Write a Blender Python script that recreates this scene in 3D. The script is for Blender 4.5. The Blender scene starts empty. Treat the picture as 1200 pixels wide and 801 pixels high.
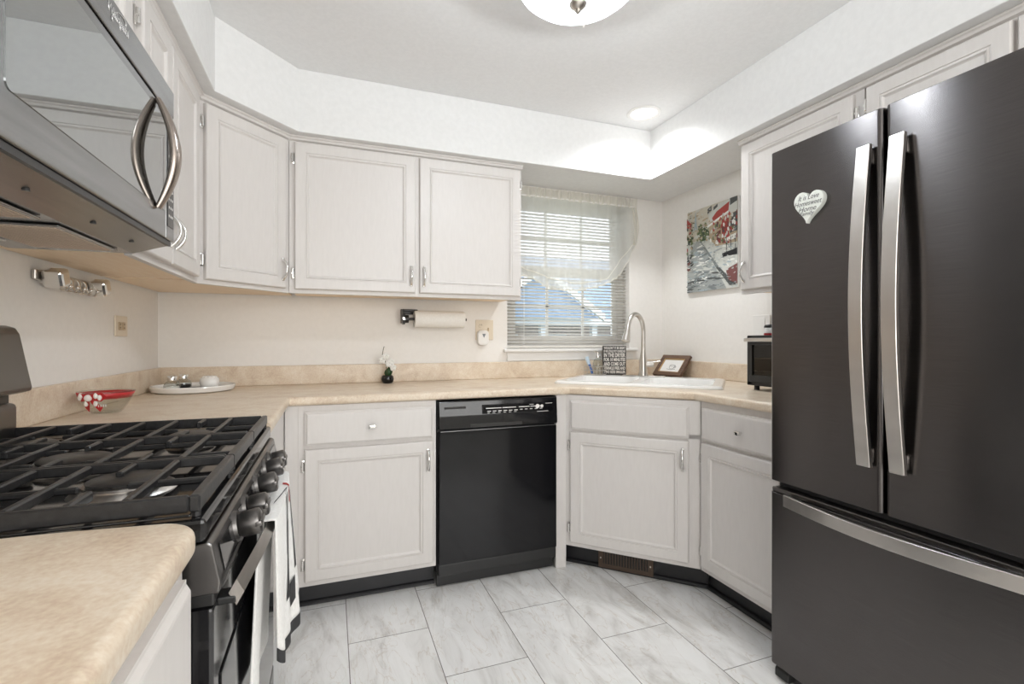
import bpy, bmesh, math, random
from mathutils import Matrix, Vector
R = math.radians
random.seed(7)
C = bpy.context.scene.collection
SC = bpy.context.scene

# ------------------------------------------------------------------ camera, world, lights, exposure
cam = bpy.data.objects.new('camera', bpy.data.cameras.new('camera')); C.objects.link(cam)
cam.location = (.794, -2.831, 1.151)
cam.rotation_euler = (R(90), 0, R(-20.39))
cam.data.sensor_width = 36; cam.data.lens = 17.1
cam.data.shift_y = -2.5/1200
cam.data.clip_start = .02
SC.camera = cam
vs = SC.view_settings
vs.view_transform = 'Standard'; vs.look = 'None'; vs.gamma = 1; vs.use_curve_mapping = False
vs.exposure = -0.07
SC.cycles.max_bounces = 10; SC.cycles.diffuse_bounces = 6; SC.cycles.glossy_bounces = 5
SC.cycles.transparent_max_bounces = 16; SC.cycles.transmission_bounces = 8
SC.cycles.sample_clamp_indirect = 6
SC.cycles.caustics_reflective = False; SC.cycles.caustics_refractive = False

w = bpy.data.worlds.new('sky'); SC.world = w; w.use_nodes = True
nt = w.node_tree
# bright overcast sky
bg = nt.nodes['Background']; bg.inputs['Color'].default_value = (.84, .91, 1, 1); bg.inputs['Strength'].default_value = 3.1

def lamp(name, kind, loc, power, color=(1, 1, 1), **k):
    d = bpy.data.lights.new(name, kind); d.energy = power; d.color = color
    rot = k.pop('rot', None)
    for a, b in k.items(): setattr(d, a, b)
    o = bpy.data.objects.new(name, d); o.location = loc; C.objects.link(o)
    if rot: o.rotation_euler = rot
    return o
# broad fill lamp added behind the camera to raise the ambient light
lamp('rear_fill', 'AREA', (1.6, -4.45, 1.45), 68, (.985, .985, .975), shape='RECTANGLE', size=2.5, size_y=1.7, rot=(R(90), 0, 0))
lamp('ceiling_bulb', 'POINT', (1.505, -1.50, 2.234), 57, (.885, .95, 1), shadow_soft_size=.045)
lamp('recessed_bulb', 'SPOT', (2.42, -.555, 2.395), 64, (.97, .985, 1), shadow_soft_size=.06, spot_size=R(150), spot_blend=.9)

# ------------------------------------------------------------------ materials
def mat(name, col, rough=.5, metal=0., **k):
    m = bpy.data.materials.new(name); m.use_nodes = True
    b = m.node_tree.nodes['Principled BSDF']
    b.inputs['Base Color'].default_value = (*col, 1); b.inputs['Roughness'].default_value = rough
    b.inputs['Metallic'].default_value = metal
    for a, v in k.items():
        n = {'ior': 'IOR', 'trans': 'Transmission Weight', 'coat': 'Coat Weight', 'coatr': 'Coat Roughness', 'aniso': 'Anisotropic',
             'alpha': 'Alpha', 'emis': 'Emission Strength', 'emc': 'Emission Color', 'spec': 'Specular IOR Level', 'sheen': 'Sheen Weight'}[a]
        b.inputs[n].default_value = (*v, 1) if a == 'emc' else v
    return m
def noisy(m, c1, c2, scale=8, detail=4, stretch=(1, 1, 1), bump=0., lo=.35, hi=.65, rough2=.55):
    t = m.node_tree; N = t.nodes; L = t.links; b = N['Principled BSDF']
    tc = N.new('ShaderNodeTexCoord'); mp = N.new('ShaderNodeMapping'); mp.inputs['Scale'].default_value = stretch
    no = N.new('ShaderNodeTexNoise'); no.inputs['Scale'].default_value = scale; no.inputs['Detail'].default_value = detail; no.inputs['Roughness'].default_value = rough2
    cr = N.new('ShaderNodeValToRGB'); cr.color_ramp.elements[0].position = lo; cr.color_ramp.elements[1].position = hi
    cr.color_ramp.elements[0].color = (*c1, 1); cr.color_ramp.elements[1].color = (*c2, 1)
    L.new(tc.outputs['Object'], mp.inputs[0]); L.new(mp.outputs[0], no.inputs['Vector']); L.new(no.outputs[0], cr.inputs[0]); L.new(cr.outputs[0], b.inputs['Base Color'])
    if bump:
        bm_ = N.new('ShaderNodeBump'); bm_.inputs['Strength'].default_value = bump; bm_.inputs['Distance'].default_value = .002
        L.new(no.outputs[0], bm_.inputs['Height']); L.new(bm_.outputs[0], b.inputs['Normal'])
    return m
M = {}
M['wall'] = noisy(mat('cream wall paint', (.8, .76, .7), .75), (.80, .776, .742), (.82, .796, .762), 40, 3, bump=.02)
M['ceil'] = noisy(mat('white ceiling paint', (.8, .8, .8), .85), (.78, .78, .78), (.81, .81, .81), 60, 3, bump=.02)
M['soffit'] = noisy(mat('white soffit paint', (.84, .84, .83), .7), (.74, .74, .735), (.77, .77, .765), 40, 3, bump=.02)
M['paint'] = noisy(mat('off white cabinet paint', (.7, .66, .63), .38), (.635, .606, .583), (.655, .626, .603), 14, 3, (6, 6, 1), bump=.015)
M['ply'] = noisy(mat('pale birch plywood', (.7, .5, .33), .5), (.83, .65, .46), (.88, .73, .55), 10, 4, (1, 12, 1))
M['counter'] = mat('beige mottled laminate', (.72, .58, .42), .33)
def counter_nodes(m):
    t = m.node_tree; N = t.nodes; L = t.links; b = N['Principled BSDF']
    tc = N.new('ShaderNodeTexCoord')
    n1 = N.new('ShaderNodeTexNoise'); n1.inputs['Scale'].default_value = 11; n1.inputs['Detail'].default_value = 6; n1.inputs['Roughness'].default_value = .65; n1.inputs['Distortion'].default_value = .6
    n2 = N.new('ShaderNodeTexNoise'); n2.inputs['Scale'].default_value = 160; n2.inputs['Detail'].default_value = 3
    c1 = N.new('ShaderNodeValToRGB'); e = c1.color_ramp.elements
    e[0].position = .3; e[0].color = (.57, .445, .325, 1); e[1].position = .7; e[1].color = (.745, .655, .54, 1)
    m1 = e.new if False else c1.color_ramp.elements.new(.5); m1.color = (.675, .565, .44, 1)
    mx = N.new('ShaderNodeMixRGB'); mx.blend_type = 'OVERLAY'; mx.inputs[0].default_value = .35
    for n in (n1, n2): L.new(tc.outputs['Object'], n.inputs['Vector'])
    L.new(n1.outputs[0], c1.inputs[0]); L.new(c1.outputs[0], mx.inputs[1]); L.new(n2.outputs[0], mx.inputs[2]); L.new(mx.outputs[0], b.inputs['Base Color'])
counter_nodes(M['counter'])
M['floor'] = mat('marble look floor tile', (.75, .74, .72), .22)
def floor_nodes(m):
    t = m.node_tree; N = t.nodes; L = t.links; b = N['Principled BSDF']
    tc = N.new('ShaderNodeTexCoord'); sp = N.new('ShaderNodeSeparateXYZ'); L.new(tc.outputs['Object'], sp.inputs[0])
    def add(o, v):
        a = N.new('ShaderNodeMath'); a.operation = 'ADD'; a.inputs[1].default_value = v; L.new(o, a.inputs[0]); return a.outputs[0]
    cb = N.new('ShaderNodeCombineXYZ'); L.new(add(sp.outputs[1], .585 + 6.1), cb.inputs[0]); L.new(add(sp.outputs[0], .366 + 3.05*2 - .0), cb.inputs[1])
    br = N.new('ShaderNodeTexBrick'); br.offset = .5; br.offset_frequency = 2; br.inputs['Scale'].default_value = 1
    br.inputs['Mortar Size'].default_value = .0016; br.inputs['Mortar Smooth'].default_value = 0; br.inputs['Brick Width'].default_value = .61; br.inputs['Row Height'].default_value = .305
    br.inputs['Color1'].default_value = (0, 0, 0, 1); br.inputs['Color2'].default_value = (1, 1, 1, 1); br.inputs['Bias'].default_value = 0
    L.new(cb.outputs[0], br.inputs['Vector'])
    # vein coordinates jump from tile to tile
    vm = N.new('ShaderNodeVectorMath'); vm.operation = 'SCALE'; vm.inputs['Scale'].default_value = 37.
    L.new(br.outputs['Color'], vm.inputs[0])
    va = N.new('ShaderNodeVectorMath'); va.operation = 'ADD'; L.new(tc.outputs['Object'], va.inputs[0]); L.new(vm.outputs[0], va.inputs[1])
    mp = N.new('ShaderNodeMapping'); mp.inputs['Rotation'].default_value = (0, 0, R(28)); mp.inputs['Scale'].default_value = (3.6, 1.1, 1); L.new(va.outputs[0], mp.inputs[0])
    n1 = N.new('ShaderNodeTexNoise'); n1.inputs['Scale'].default_value = 2.4; n1.inputs['Detail'].default_value = 8; n1.inputs['Roughness'].default_value = .62; n1.inputs['Distortion'].default_value = 1.2
    L.new(mp.outputs[0], n1.inputs['Vector'])
    c1 = N.new('ShaderNodeValToRGB'); cr = c1.color_ramp; cr.elements[0].position = .30; cr.elements[0].color = (.56, .545, .525, 1); cr.elements[1].position = .6; cr.elements[1].color = (.82, .82, .81, 1)
    x = cr.elements.new(.46); x.color = (.75, .745, .73, 1)
    L.new(n1.outputs[0], c1.inputs[0])
    n2 = N.new('ShaderNodeTexNoise'); n2.inputs['Scale'].default_value = 3.; n2.inputs['Detail'].default_value = 5; n2.inputs['Distortion'].default_value = 2.; L.new(mp.outputs[0], n2.inputs['Vector'])
    c2 = N.new('ShaderNodeValToRGB'); c2.color_ramp.elements[0].position = .485; c2.color_ramp.elements[0].color = (1, 1, 1, 1); c2.color_ramp.elements[1].position = .515; c2.color_ramp.elements[1].color = (1, 1, 1, 1)
    y = c2.color_ramp.elements.new(.5); y.color = (.80, .74, .68, 1)
    L.new(n2.outputs[0], c2.inputs[0])
    mu = N.new('ShaderNodeMixRGB'); mu.blend_type = 'MULTIPLY'; mu.inputs[0].default_value = .7; L.new(c1.outputs[0], mu.inputs[1]); L.new(c2.outputs[0], mu.inputs[2])
    mx = N.new('ShaderNodeMixRGB'); mx.inputs[2].default_value = (.22, .21, .2, 1); L.new(br.outputs['Fac'], mx.inputs[0]); L.new(mu.outputs[0], mx.inputs[1])
    L.new(mx.outputs[0], b.inputs['Base Color'])
floor_nodes(M['floor'])
M['chrome'] = mat('polished chrome', (.8, .79, .77), .12, 1)
M['nickel'] = noisy(mat('brushed nickel', (.62, .59, .55), .28, 1), (.58, .55, .51), (.68, .65, .61), 60, 2, (1, 1, .05))
M['steel'] = noisy(mat('brushed pale steel', (.6, .57, .54), .3, 1), (.56, .53, .5), (.66, .63, .6), 80, 2, (1, .04, .04))
M['bstain'] = noisy(mat('black stainless', (.11, .1, .1), .27, 1), (.105, .098, .096), (.118, .110, .108), 500, 2, (1, .02, 1))
def brushed(m, a=.75):
    t = m.node_tree; b = t.nodes['Principled BSDF']; b.inputs['Anisotropic'].default_value = a; b.inputs['Anisotropic Rotation'].default_value = .25
    tg = t.nodes.new('ShaderNodeTangent'); tg.direction_type = 'RADIAL'; tg.axis = 'Z'; t.links.new(tg.outputs[0], b.inputs['Tangent'])
brushed(M['bstain'])
M['bstain2'] = mat('black stainless trim', (.15, .143, .138), .32, 1)
M['mwsteel'] = noisy(mat('dark grey stainless', (.26, .25, .24), .24, 1), (.28, .285, .29), (.33, .335, .34), 50, 2, (1, .05, 1))
M['mwglass'] = mat('mirror black glass', (.40, .415, .415), .02, 1)
M['hbronze'] = mat('bronzed steel', (.36, .31, .275), .22, 1)
M['black'] = mat('satin black', (.012, .012, .012), .35)
M['gloss'] = mat('gloss black enamel', (.008, .008, .009), .08)
M['iron'] = noisy(mat('cast iron', (.02, .02, .02), .36), (.010, .010, .0105), (.02, .02, .021), 90, 3, bump=.2)
M['dwblack'] = mat('gloss black panel', (.006, .006, .007), .09, spec=.3)
M['rub'] = mat('black rubber', (.015, .015, .015), .6)
M['toekick'] = mat('black toe kick vinyl', (.012, .012, .014), .3)
M['bronze'] = mat('brown vent metal', (.09, .062, .045), .45, .4)
M['white'] = mat('white ceramic', (.82, .81, .79), .15)
M['wplastic'] = mat('white plastic', (.78, .76, .73), .35)
M['ivory'] = mat('ivory plastic', (.72, .63, .5), .4)
M['tan'] = mat('tan plastic', (.5, .38, .24), .45)
M['dark'] = mat('dark slot', (.02, .018, .016), .6)
M['towelp'] = noisy(mat('paper towel', (.84, .83, .8), .95), (.82, .81, .78), (.86, .85, .82), 120, 2, bump=.3)
M['cloth'] = noisy(mat('white cotton', (.78, .77, .75), .95, sheen=.2), (.74, .73, .71), (.81, .80, .78), 150, 2, bump=.4)
M['clothb'] = mat('beige cotton lining', (.62, .56, .49), .95)
M['print'] = mat('black textile print', (.03, .03, .032), .9)
M['greyprint'] = mat('grey textile print', (.2, .22, .23), .9)
M['redprint'] = mat('red textile print', (.35, .03, .03), .9)
M['vinyl'] = mat('white vinyl window', (.80, .79, .77), .4)
M['blind'] = mat('cream blind rail', (.74, .71, .655), .45)
M['glass'] = mat('clear glass', (1, 1, 1), .0, 0, ior=1.45, trans=1)
def pane_mat():
    m = bpy.data.materials.new('window glass'); m.use_nodes = True; t = m.node_tree; t.nodes.clear()
    o = t.nodes.new('ShaderNodeOutputMaterial'); a = t.nodes.new('ShaderNodeBsdfTransparent'); g = t.nodes.new('ShaderNodeBsdfGlossy'); g.inputs['Roughness'].default_value = .01
    f = t.nodes.new('ShaderNodeLayerWeight'); p = t.nodes.new('ShaderNodeMath'); p.operation = 'POWER'; p.inputs[1].default_value = 4; q = t.nodes.new('ShaderNodeMath'); q.operation = 'MULTIPLY_ADD'; q.inputs[1].default_value = .55; q.inputs[2].default_value = .035
    x = t.nodes.new('ShaderNodeMixShader'); t.links.new(f.outputs['Facing'], p.inputs[0]); t.links.new(p.outputs[0], q.inputs[0])
    t.links.new(q.outputs[0], x.inputs[0]); t.links.new(a.outputs[0], x.inputs[1]); t.links.new(g.outputs[0], x.inputs[2]); t.links.new(x.outputs[0], o.inputs[0]); return m
M['pane'] = pane_mat()
def thin_glass(name, tint, refl=.5):
    m = pane_mat(); m.name = name
    for n in m.node_tree.nodes:
        if n.type == 'BSDF_TRANSPARENT': n.inputs[0].default_value = (*tint, 1)
    return m
M['tglass'] = thin_glass('thin clear glass', (.93, .94, .93))
M['ovglass'] = thin_glass('smoked oven glass', (.7, .68, .66))
def sheer_mat(name, tr, col):
    m = bpy.data.materials.new(name); m.use_nodes = True; t = m.node_tree; t.nodes.clear()
    o = t.nodes.new('ShaderNodeOutputMaterial'); a = t.nodes.new('ShaderNodeBsdfTransparent'); d = t.nodes.new('ShaderNodeBsdfDiffuse'); tl = t.nodes.new('ShaderNodeBsdfTranslucent')
    d.inputs[0].default_value = (*col, 1); tl.inputs[0].default_value = (*col, 1)
    x = t.nodes.new('ShaderNodeMixShader'); x.inputs[0].default_value = .55; y = t.nodes.new('ShaderNodeMixShader'); y.inputs[0].default_value = tr
    t.links.new(d.outputs[0], x.inputs[1]); t.links.new(tl.outputs[0], x.inputs[2]); t.links.new(x.outputs[0], y.inputs[1]); t.links.new(a.outputs[0], y.inputs[2]); t.links.new(y.outputs[0], o.inputs[0]); return m
M['sheer'] = sheer_mat('sheer white voile', .40, (.92, .92, .89))
M['lace'] = sheer_mat('white lace trim', .12, (.84, .82, .76))
def bowl_mat():
    m = sheer_mat('frosted swirl glass', .5, (.85, .87, .9)); t = m.node_tree; N = t.nodes; L = t.links
    out = [n for n in N if n.type == 'OUTPUT_MATERIAL'][0]; old = out.inputs[0].links[0].from_socket
    e = N.new('ShaderNodeEmission'); tc = N.new('ShaderNodeTexCoord'); no = N.new('ShaderNodeTexNoise'); no.inputs['Scale'].default_value = 9; no.inputs['Distortion'].default_value = 2.5
    cr = N.new('ShaderNodeValToRGB'); cr.color_ramp.elements[0].position = .35; cr.color_ramp.elements[1].position = .7; cr.color_ramp.elements[0].color = (.18, .2, .23, 1); cr.color_ramp.elements[1].color = (.4, .41, .43, 1)
    L.new(tc.outputs['Object'], no.inputs['Vector']); L.new(no.outputs[0], cr.inputs[0]); L.new(cr.outputs[0], e.inputs[0]); e.inputs[1].default_value = .8
    a = N.new('ShaderNodeAddShader'); L.new(old, a.inputs[0]); L.new(e.outputs[0], a.inputs[1]); L.new(a.outputs[0], out.inputs[0]); return m
M['bowl'] = bowl_mat()
M['slat'] = sheer_mat('cream blind slat', .02, (.88, .86, .82))
M['lens'] = mat('lit frosted lens', (.9, .9, .9), .4, emis=1.6, emc=(1, .97, .93))
M['red'] = mat('red ribbon paint', (.48, .02, .025), .35)
M['wood'] = noisy(mat('dark walnut frame', (.1, .05, .03), .35), (.075, .035, .02), (.15, .085, .05), 12, 4, (1, 10, 10))
M['gold'] = mat('gold fillet', (.55, .36, .17), .35, .5)
M['paper'] = mat('white paper', (.82, .81, .79), .8)
M['ink'] = mat('grey ink', (.12, .12, .12), .8)
M['signb'] = noisy(mat('charcoal sign paint', (.05, .045, .042), .7), (.04, .036, .034), (.07, .062, .058), 40, 3)
M['signw'] = mat('cream lettering', (.75, .72, .67), .8)
M['leaf'] = mat('dark green leaf', (.02, .06, .015), .4)
M['stem'] = mat('brown green stem', (.1, .09, .04), .6)
M['petal'] = mat('white petal', (.85, .84, .8), .6)
M['blue'] = mat('blue plastic', (.06, .17, .5), .35)
M['pale blue'] = mat('pale blue plastic', (.55, .68, .8), .35)
M['heart'] = noisy(mat('white stone heart', (.75, .77, .72), .6), (.68, .7, .65), (.8, .82, .77), 30, 3)
M['filter'] = mat('grease filter mesh', (.68, .55, .44), .5, .4)
M['siding'] = noisy(mat('pinkish brick', (.42, .3, .29), .9), (.55, .47, .45), (.66, .58, .56), 6, 3, (1, 1, 6))
M['roofb'] = noisy(mat('blue grey shingle', (.2, .27, .37), .8), (.20, .28, .40), (.30, .39, .52), 3, 4, (1, 1, 8))
M['trimw'] = mat('exterior white trim', (.75, .78, .82), .6)
M['lawn'] = noisy(mat('grey green lawn', (.2, .24, .16), .95), (.16, .2, .12), (.28, .31, .22), 3, 4)
M['darkwin'] = mat('dark exterior glass', (.06, .08, .1), .1)
M['leafout'] = noisy(mat('green foliage', (.06, .12, .04), .9), (.04, .09, .03), (.14, .22, .08), 8, 4)
M['silver'] = mat('silver emblem', (.75, .75, .76), .25, .9)

# ------------------------------------------------------------------ helpers
WM = {}
def T(x=0, y=0, z=0, rz=0): return Matrix.Translation((x, y, z)) @ Matrix.Rotation(R(rz), 4, 'Z')
I4 = Matrix.Identity(4)
def thing(name, label, cat, loc=(0, 0, 0), rz=0, group=None):
    o = bpy.data.objects.new(name, None); C.objects.link(o); o.empty_display_size = .05
    o.location = loc; o.rotation_euler = (0, 0, R(rz)); o['label'] = label; o['category'] = cat
    if group: o['group'] = group
    WM[o.name] = T(*loc, rz); return o
def tag(o, label, cat, group=None):
    o['label'] = label; o['category'] = cat
    if group: o['group'] = group
    return o
class MB:
    def __init__(s, fr=I4): s.bm = bmesh.new(); s.fr = fr; s.mi = 0
    def _fin(s, faces):
        for f in faces: f.material_index = s.mi
    def box(s, x0, x1, y0, y1, z0, z1, bev=0, seg=2, m=None):
        r = bmesh.ops.create_cube(s.bm, size=1); v = r['verts']
        for q in v: q.co = Vector(((x0+x1)/2+q.co.x*(x1-x0), (y0+y1)/2+q.co.y*(y1-y0), (z0+z1)/2+q.co.z*(z1-z0)))
        if m is not None:
            for q in v: q.co = m @ q.co
        fs = set(f for q in v for f in q.link_faces); s._fin(fs)
        if bev:
            es = list(set(e for q in v for e in q.link_edges))
            r = bmesh.ops.bevel(s.bm, geom=es, offset=min(bev, .49*min(abs(x1-x0), abs(y1-y0), abs(z1-z0))), segments=seg, profile=.5, affect='EDGES', clamp_overlap=True)
            s._fin(r['faces'])
        return s
    def prism(s, pts, axis, a, b, bev=0, seg=2):
        def P(u, v, t): return {'x': (t, u, v), 'y': (u, t, v), 'z': (u, v, t)}[axis]
        A = [s.bm.verts.new(P(u, v, a)) for u, v in pts]; B = [s.bm.verts.new(P(u, v, b)) for u, v in pts]; n = len(pts)
        fs = [s.bm.faces.new(A), s.bm.faces.new(B[::-1])] + [s.bm.faces.new((A[i], B[i], B[(i+1) % n], A[(i+1) % n])) for i in range(n)]
        bmesh.ops.recalc_face_normals(s.bm, faces=fs); s._fin(fs)
        if bev:
            es = list(set(e for f in fs for e in f.edges))
            r = bmesh.ops.bevel(s.bm, geom=es, offset=bev, segments=seg, profile=.5, affect='EDGES', clamp_overlap=True); s._fin(r['faces'])
        return s
    def lathe(s, prof, m=I4, n=32, close=False):
        rings = []
        for r, z in prof:
            if r < 1e-6: rings.append([s.bm.verts.new(m @ Vector((0, 0, z)))])
            else: rings.append([s.bm.verts.new(m @ Vector((r*math.cos(2*math.pi*i/n), r*math.sin(2*math.pi*i/n), z))) for i in range(n)])
        fs = []
        pr = list(zip(rings, rings[1:]))
        if close: pr.append((rings[-1], rings[0]))
        for a, b in pr:
            for i in range(n):
                j = (i+1) % n
                if len(a) == 1 and len(b) == 1: continue
                if len(a) == 1: q = (a[0], b[j], b[i])
                elif len(b) == 1: q = (a[i], a[j], b[0])
                else: q = (a[i], a[j], b[j], b[i])
                fs.append(s.bm.faces.new(q))
        s._fin(fs); return s
    def cyl(s, p0, p1, r, r1=None, n=20):
        p0, p1 = Vector(p0), Vector(p1); d = p1-p0; q = d.to_track_quat('Z', 'Y').to_matrix().to_4x4()
        m = Matrix.Translation(p0) @ q; L = d.length; r1 = r if r1 is None else r1
        return s.lathe([(0, 0), (r, 0), (r1, L), (0, L)], m, n)
    def tube(s, pts, r, n=10, flat=None, up=None):
        P = [Vector(p) for p in pts]; rings = []; k = len(P)
        rs = r if isinstance(r, (list, tuple)) else [r]*k
        N = None
        for i, p in enumerate(P):
            t = (P[min(i+1, k-1)]-P[max(i-1, 0)]).normalized()
            if N is None: N = (Vector(up) if up else (Vector((0, 0, 1)) if abs(t.z) < .9 else Vector((1, 0, 0))))
            N = (N - t*N.dot(t)).normalized(); B = t.cross(N)
            fa = flat if flat else (1, 1)
            rings.append([s.bm.verts.new(p + (N*fa[0]*math.cos(2*math.pi*j/n) + B*fa[1]*math.sin(2*math.pi*j/n))*rs[i]) for j in range(n)])
        fs = [s.bm.faces.new(rings[0][::-1]), s.bm.faces.new(rings[-1])]
        for a, b in zip(rings, rings[1:]):
            for j in range(n): fs.append(s.bm.faces.new((a[j], a[(j+1) % n], b[(j+1) % n], b[j])))
        s._fin(fs); return s
    def grid(s, f, nu, nv):
        V = [[s.bm.verts.new(f(i/nu, j/nv)) for j in range(nv+1)] for i in range(nu+1)]
        fs = [s.bm.faces.new((V[i][j], V[i+1][j], V[i+1][j+1], V[i][j+1])) for i in range(nu) for j in range(nv)]
        s._fin(fs); return s
    def face(s, pts):
        s._fin([s.bm.faces.new([s.bm.verts.new(p) for p in pts])]); return s
    def sphere(s, c, r, sc=(1, 1, 1), n=16):
        res = bmesh.ops.create_uvsphere(s.bm, u_segments=n, v_segments=max(6, n//2), radius=r)
        for v in res['verts']: v.co = Vector(c) + Vector((v.co.x*sc[0], v.co.y*sc[1], v.co.z*sc[2]))
        s._fin(set(f for v in res['verts'] for f in v.link_faces)); return s
    def panel(s, x0, x1, z0, z1, t=.02, raised=True, y=0.):
        # cabinet door: rounded outer edge, moulded frame and sunk flat panel; front looks along -Y
        rings = [(0, 0), (0, .006-t), (.002, .002-t), (.005, -t)]
        if raised: rings += [(.047, -t), (.049, -t+.003), (.053, -t+.003), (.0545, -t-.001), (.058, -t-.0005), (.063, -t+.0055), (.066, -t+.007)]
        else: rings = [(0, 0), (0, .008-t), (.004, .007-t), (.008, .003-t), (.010, -t+.001), (.013, -t)]
        V = []
        for i, d in rings: V.append([s.bm.verts.new((a, y+d, b)) for a, b in ((x0+i, z0+i), (x1-i, z0+i), (x1-i, z1-i), (x0+i, z1-i))])
        fs = [s.bm.faces.new(V[-1]), s.bm.faces.new(V[0][::-1])]
        for a, b in zip(V, V[1:]):
            for j in range(4): fs.append(s.bm.faces.new((a[j], a[(j+1) % 4], b[(j+1) % 4], b[j])))
        s._fin(fs); return s
    def build(s, name, m, parent=None, smooth=None, loc=None, solid=0, bev=0):
        bmesh.ops.remove_doubles(s.bm, verts=s.bm.verts, dist=1e-6)
        if parent is not None: W = WM[parent.name]
        else: W = Matrix.Translation(loc) if loc else I4
        s.bm.transform(W.inverted() @ s.fr)
        me = bpy.data.meshes.new(name); s.bm.to_mesh(me); s.bm.free()
        o = bpy.data.objects.new(name, me); C.objects.link(o)
        if parent is not None: o.parent = parent
        elif loc: o.location = loc
        WM[o.name] = W
        for q in (m if isinstance(m, list) else [m]): me.materials.append(q)
        if solid:
            md = o.modifiers.new('solid', 'SOLIDIFY'); md.thickness = solid; md.offset = 0
        if bev:
            md = o.modifiers.new('bevel', 'BEVEL'); md.width = bev; md.segments = 2; md.limit_method = 'ANGLE'
        if smooth is not None:
            me.polygons.foreach_set('use_smooth', [True]*len(me.polygons))
            try: me.set_sharp_from_angle(angle=R(smooth))
            except Exception: pass
        return o
def struct(o): o['kind'] = 'structure'; return o
def text_bm(body, size, shear=0., fit=None, ext=.0006, bold=0.):
    cu = bpy.data.curves.new('txt', 'FONT'); cu.body = body; cu.size = size; cu.align_x = 'CENTER'; cu.align_y = 'CENTER'; cu.extrude = ext; cu.shear = shear; cu.resolution_u = 3; cu.offset = bold
    o = bpy.data.objects.new('txt', cu); C.objects.link(o)
    dg = bpy.context.evaluated_depsgraph_get(); me = bpy.data.meshes.new_from_object(o.evaluated_get(dg))
    bpy.data.objects.remove(o); bpy.data.curves.remove(cu)
    if fit:
        xs = [v.co.x for v in me.vertices]; ys = [v.co.y for v in me.vertices]
        if xs:
            cx, cy = (max(xs)+min(xs))/2, (max(ys)+min(ys))/2; sx = fit[0]/(max(xs)-min(xs)); sy = fit[1]/(max(ys)-min(ys)) if fit[1] else sx
            for v in me.vertices: v.co.x = (v.co.x-cx)*sx; v.co.y = (v.co.y-cy)*sy
    return me
def add_text(mb, body, size, m, **k):
    me = text_bm(body, size, **k); me.transform(m); mb.bm.from_mesh(me); bpy.data.meshes.remove(me); return mb
# matrices turning text (XY plane, +Z out) onto a face: local frame front -Y
FACE = Matrix.Rotation(R(90), 4, 'X')

# ------------------------------------------------------------------ room shell
XR, SZ, CZ, YF = 2.971, 2.117, 2.41, -4.6
struct(MB().box(-.12, XR+.12, YF-.12, .14, -.1, 0).build('floor', M['floor']))
struct(MB().box(-.12, XR+.12, YF-.12, .14, CZ, CZ+.1).build('ceiling', M['ceil']))
struct(MB().box(-.12, 0, YF, .14, 0, CZ).build('wall_left', M['wall']))
struct(MB().box(XR, XR+.12, YF, .14, 0, CZ).build('wall_right', M['wall']))
struct(MB().box(-.12, XR+.12, YF-.12, YF, 0, CZ).build('wall_front', M['wall']))
WX0, WX1, WZ0, WZ1 = 1.815, 2.70, 1.085, 2.085
b = MB()
b.box(0, WX0, 0, .14, 0, CZ); b.box(WX1, XR, 0, .14, 0, CZ); b.box(WX0, WX1, 0, .14, 0, WZ0); b.box(WX0, WX1, 0, .14, WZ1, CZ)
struct(b.build('wall_back', M['wall']))
so = MB().prism([(0, YF), (0, 0), (XR, 0), (XR, YF), (XR-.37, YF), (XR-.37, -.37), (.652, -.37), (.37, -.656), (.37, YF)], 'z', SZ, CZ)
struct(so.build('trim_1', M['soffit'], bev=.003))
# window stool and apron
b = MB(); b.box(WX0-.03, WX1+.05, -.035, .0, 1.075, 1.095, .006); b.box(WX0, WX1, 0, .06, 1.086, 1.095); b.box(WX0-.005, WX1+.025, -.014, 0, 1.02, 1.075, .004)
struct(b.build('trim_2', M['vinyl']))
# window: vinyl frame, two sashes with grids, glass
win = MB()
fy0, fy1 = .075, .13
for a in ((WX0, WX0+.045, WZ0, WZ1), (WX1-.045, WX1, WZ0, WZ1), (WX0+.045, WX1-.045, WZ0, WZ0+.055), (WX0+.045, WX1-.045, WZ1-.05, WZ1)):
    win.box(a[0], a[1], fy0, fy1, a[2], a[3], .004)
wo = struct(win.build('window_1', M['vinyl']))
def sash(z0, z1, y0):
    s = MB(); x0, x1 = WX0+.045, WX1-.045
    for a in ((x0, x0+.04, z0, z1), (x1-.04, x1, z0, z1), (x0+.04, x1-.04, z0, z0+.04), (x0+.04, x1-.04, z1-.04, z1)): s.box(a[0], a[1], y0, y0+.022, a[2], a[3], .003)
    o = s.build('sash', M['vinyl'], wo)
    g = MB()
    for k in (1, 2): xx = x0+(x1-x0)*k/3; g.box(xx-.009, xx+.009, y0+.008, y0+.016, z0+.03, z1-.03)
    zz = (z0+z1)/2; g.box(x0+.03, x1-.03, y0+.008, y0+.016, zz-.009, zz+.009)
    g.build('grid_bars', M['vinyl'], o)
    MB().box(x0+.03, x1-.03, y0+.010, y0+.014, z0+.03, z1-.03).build('pane', M['pane'], o)
sash(1.14, 1.61, .08); sash(1.59, 2.04, .104)

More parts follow.
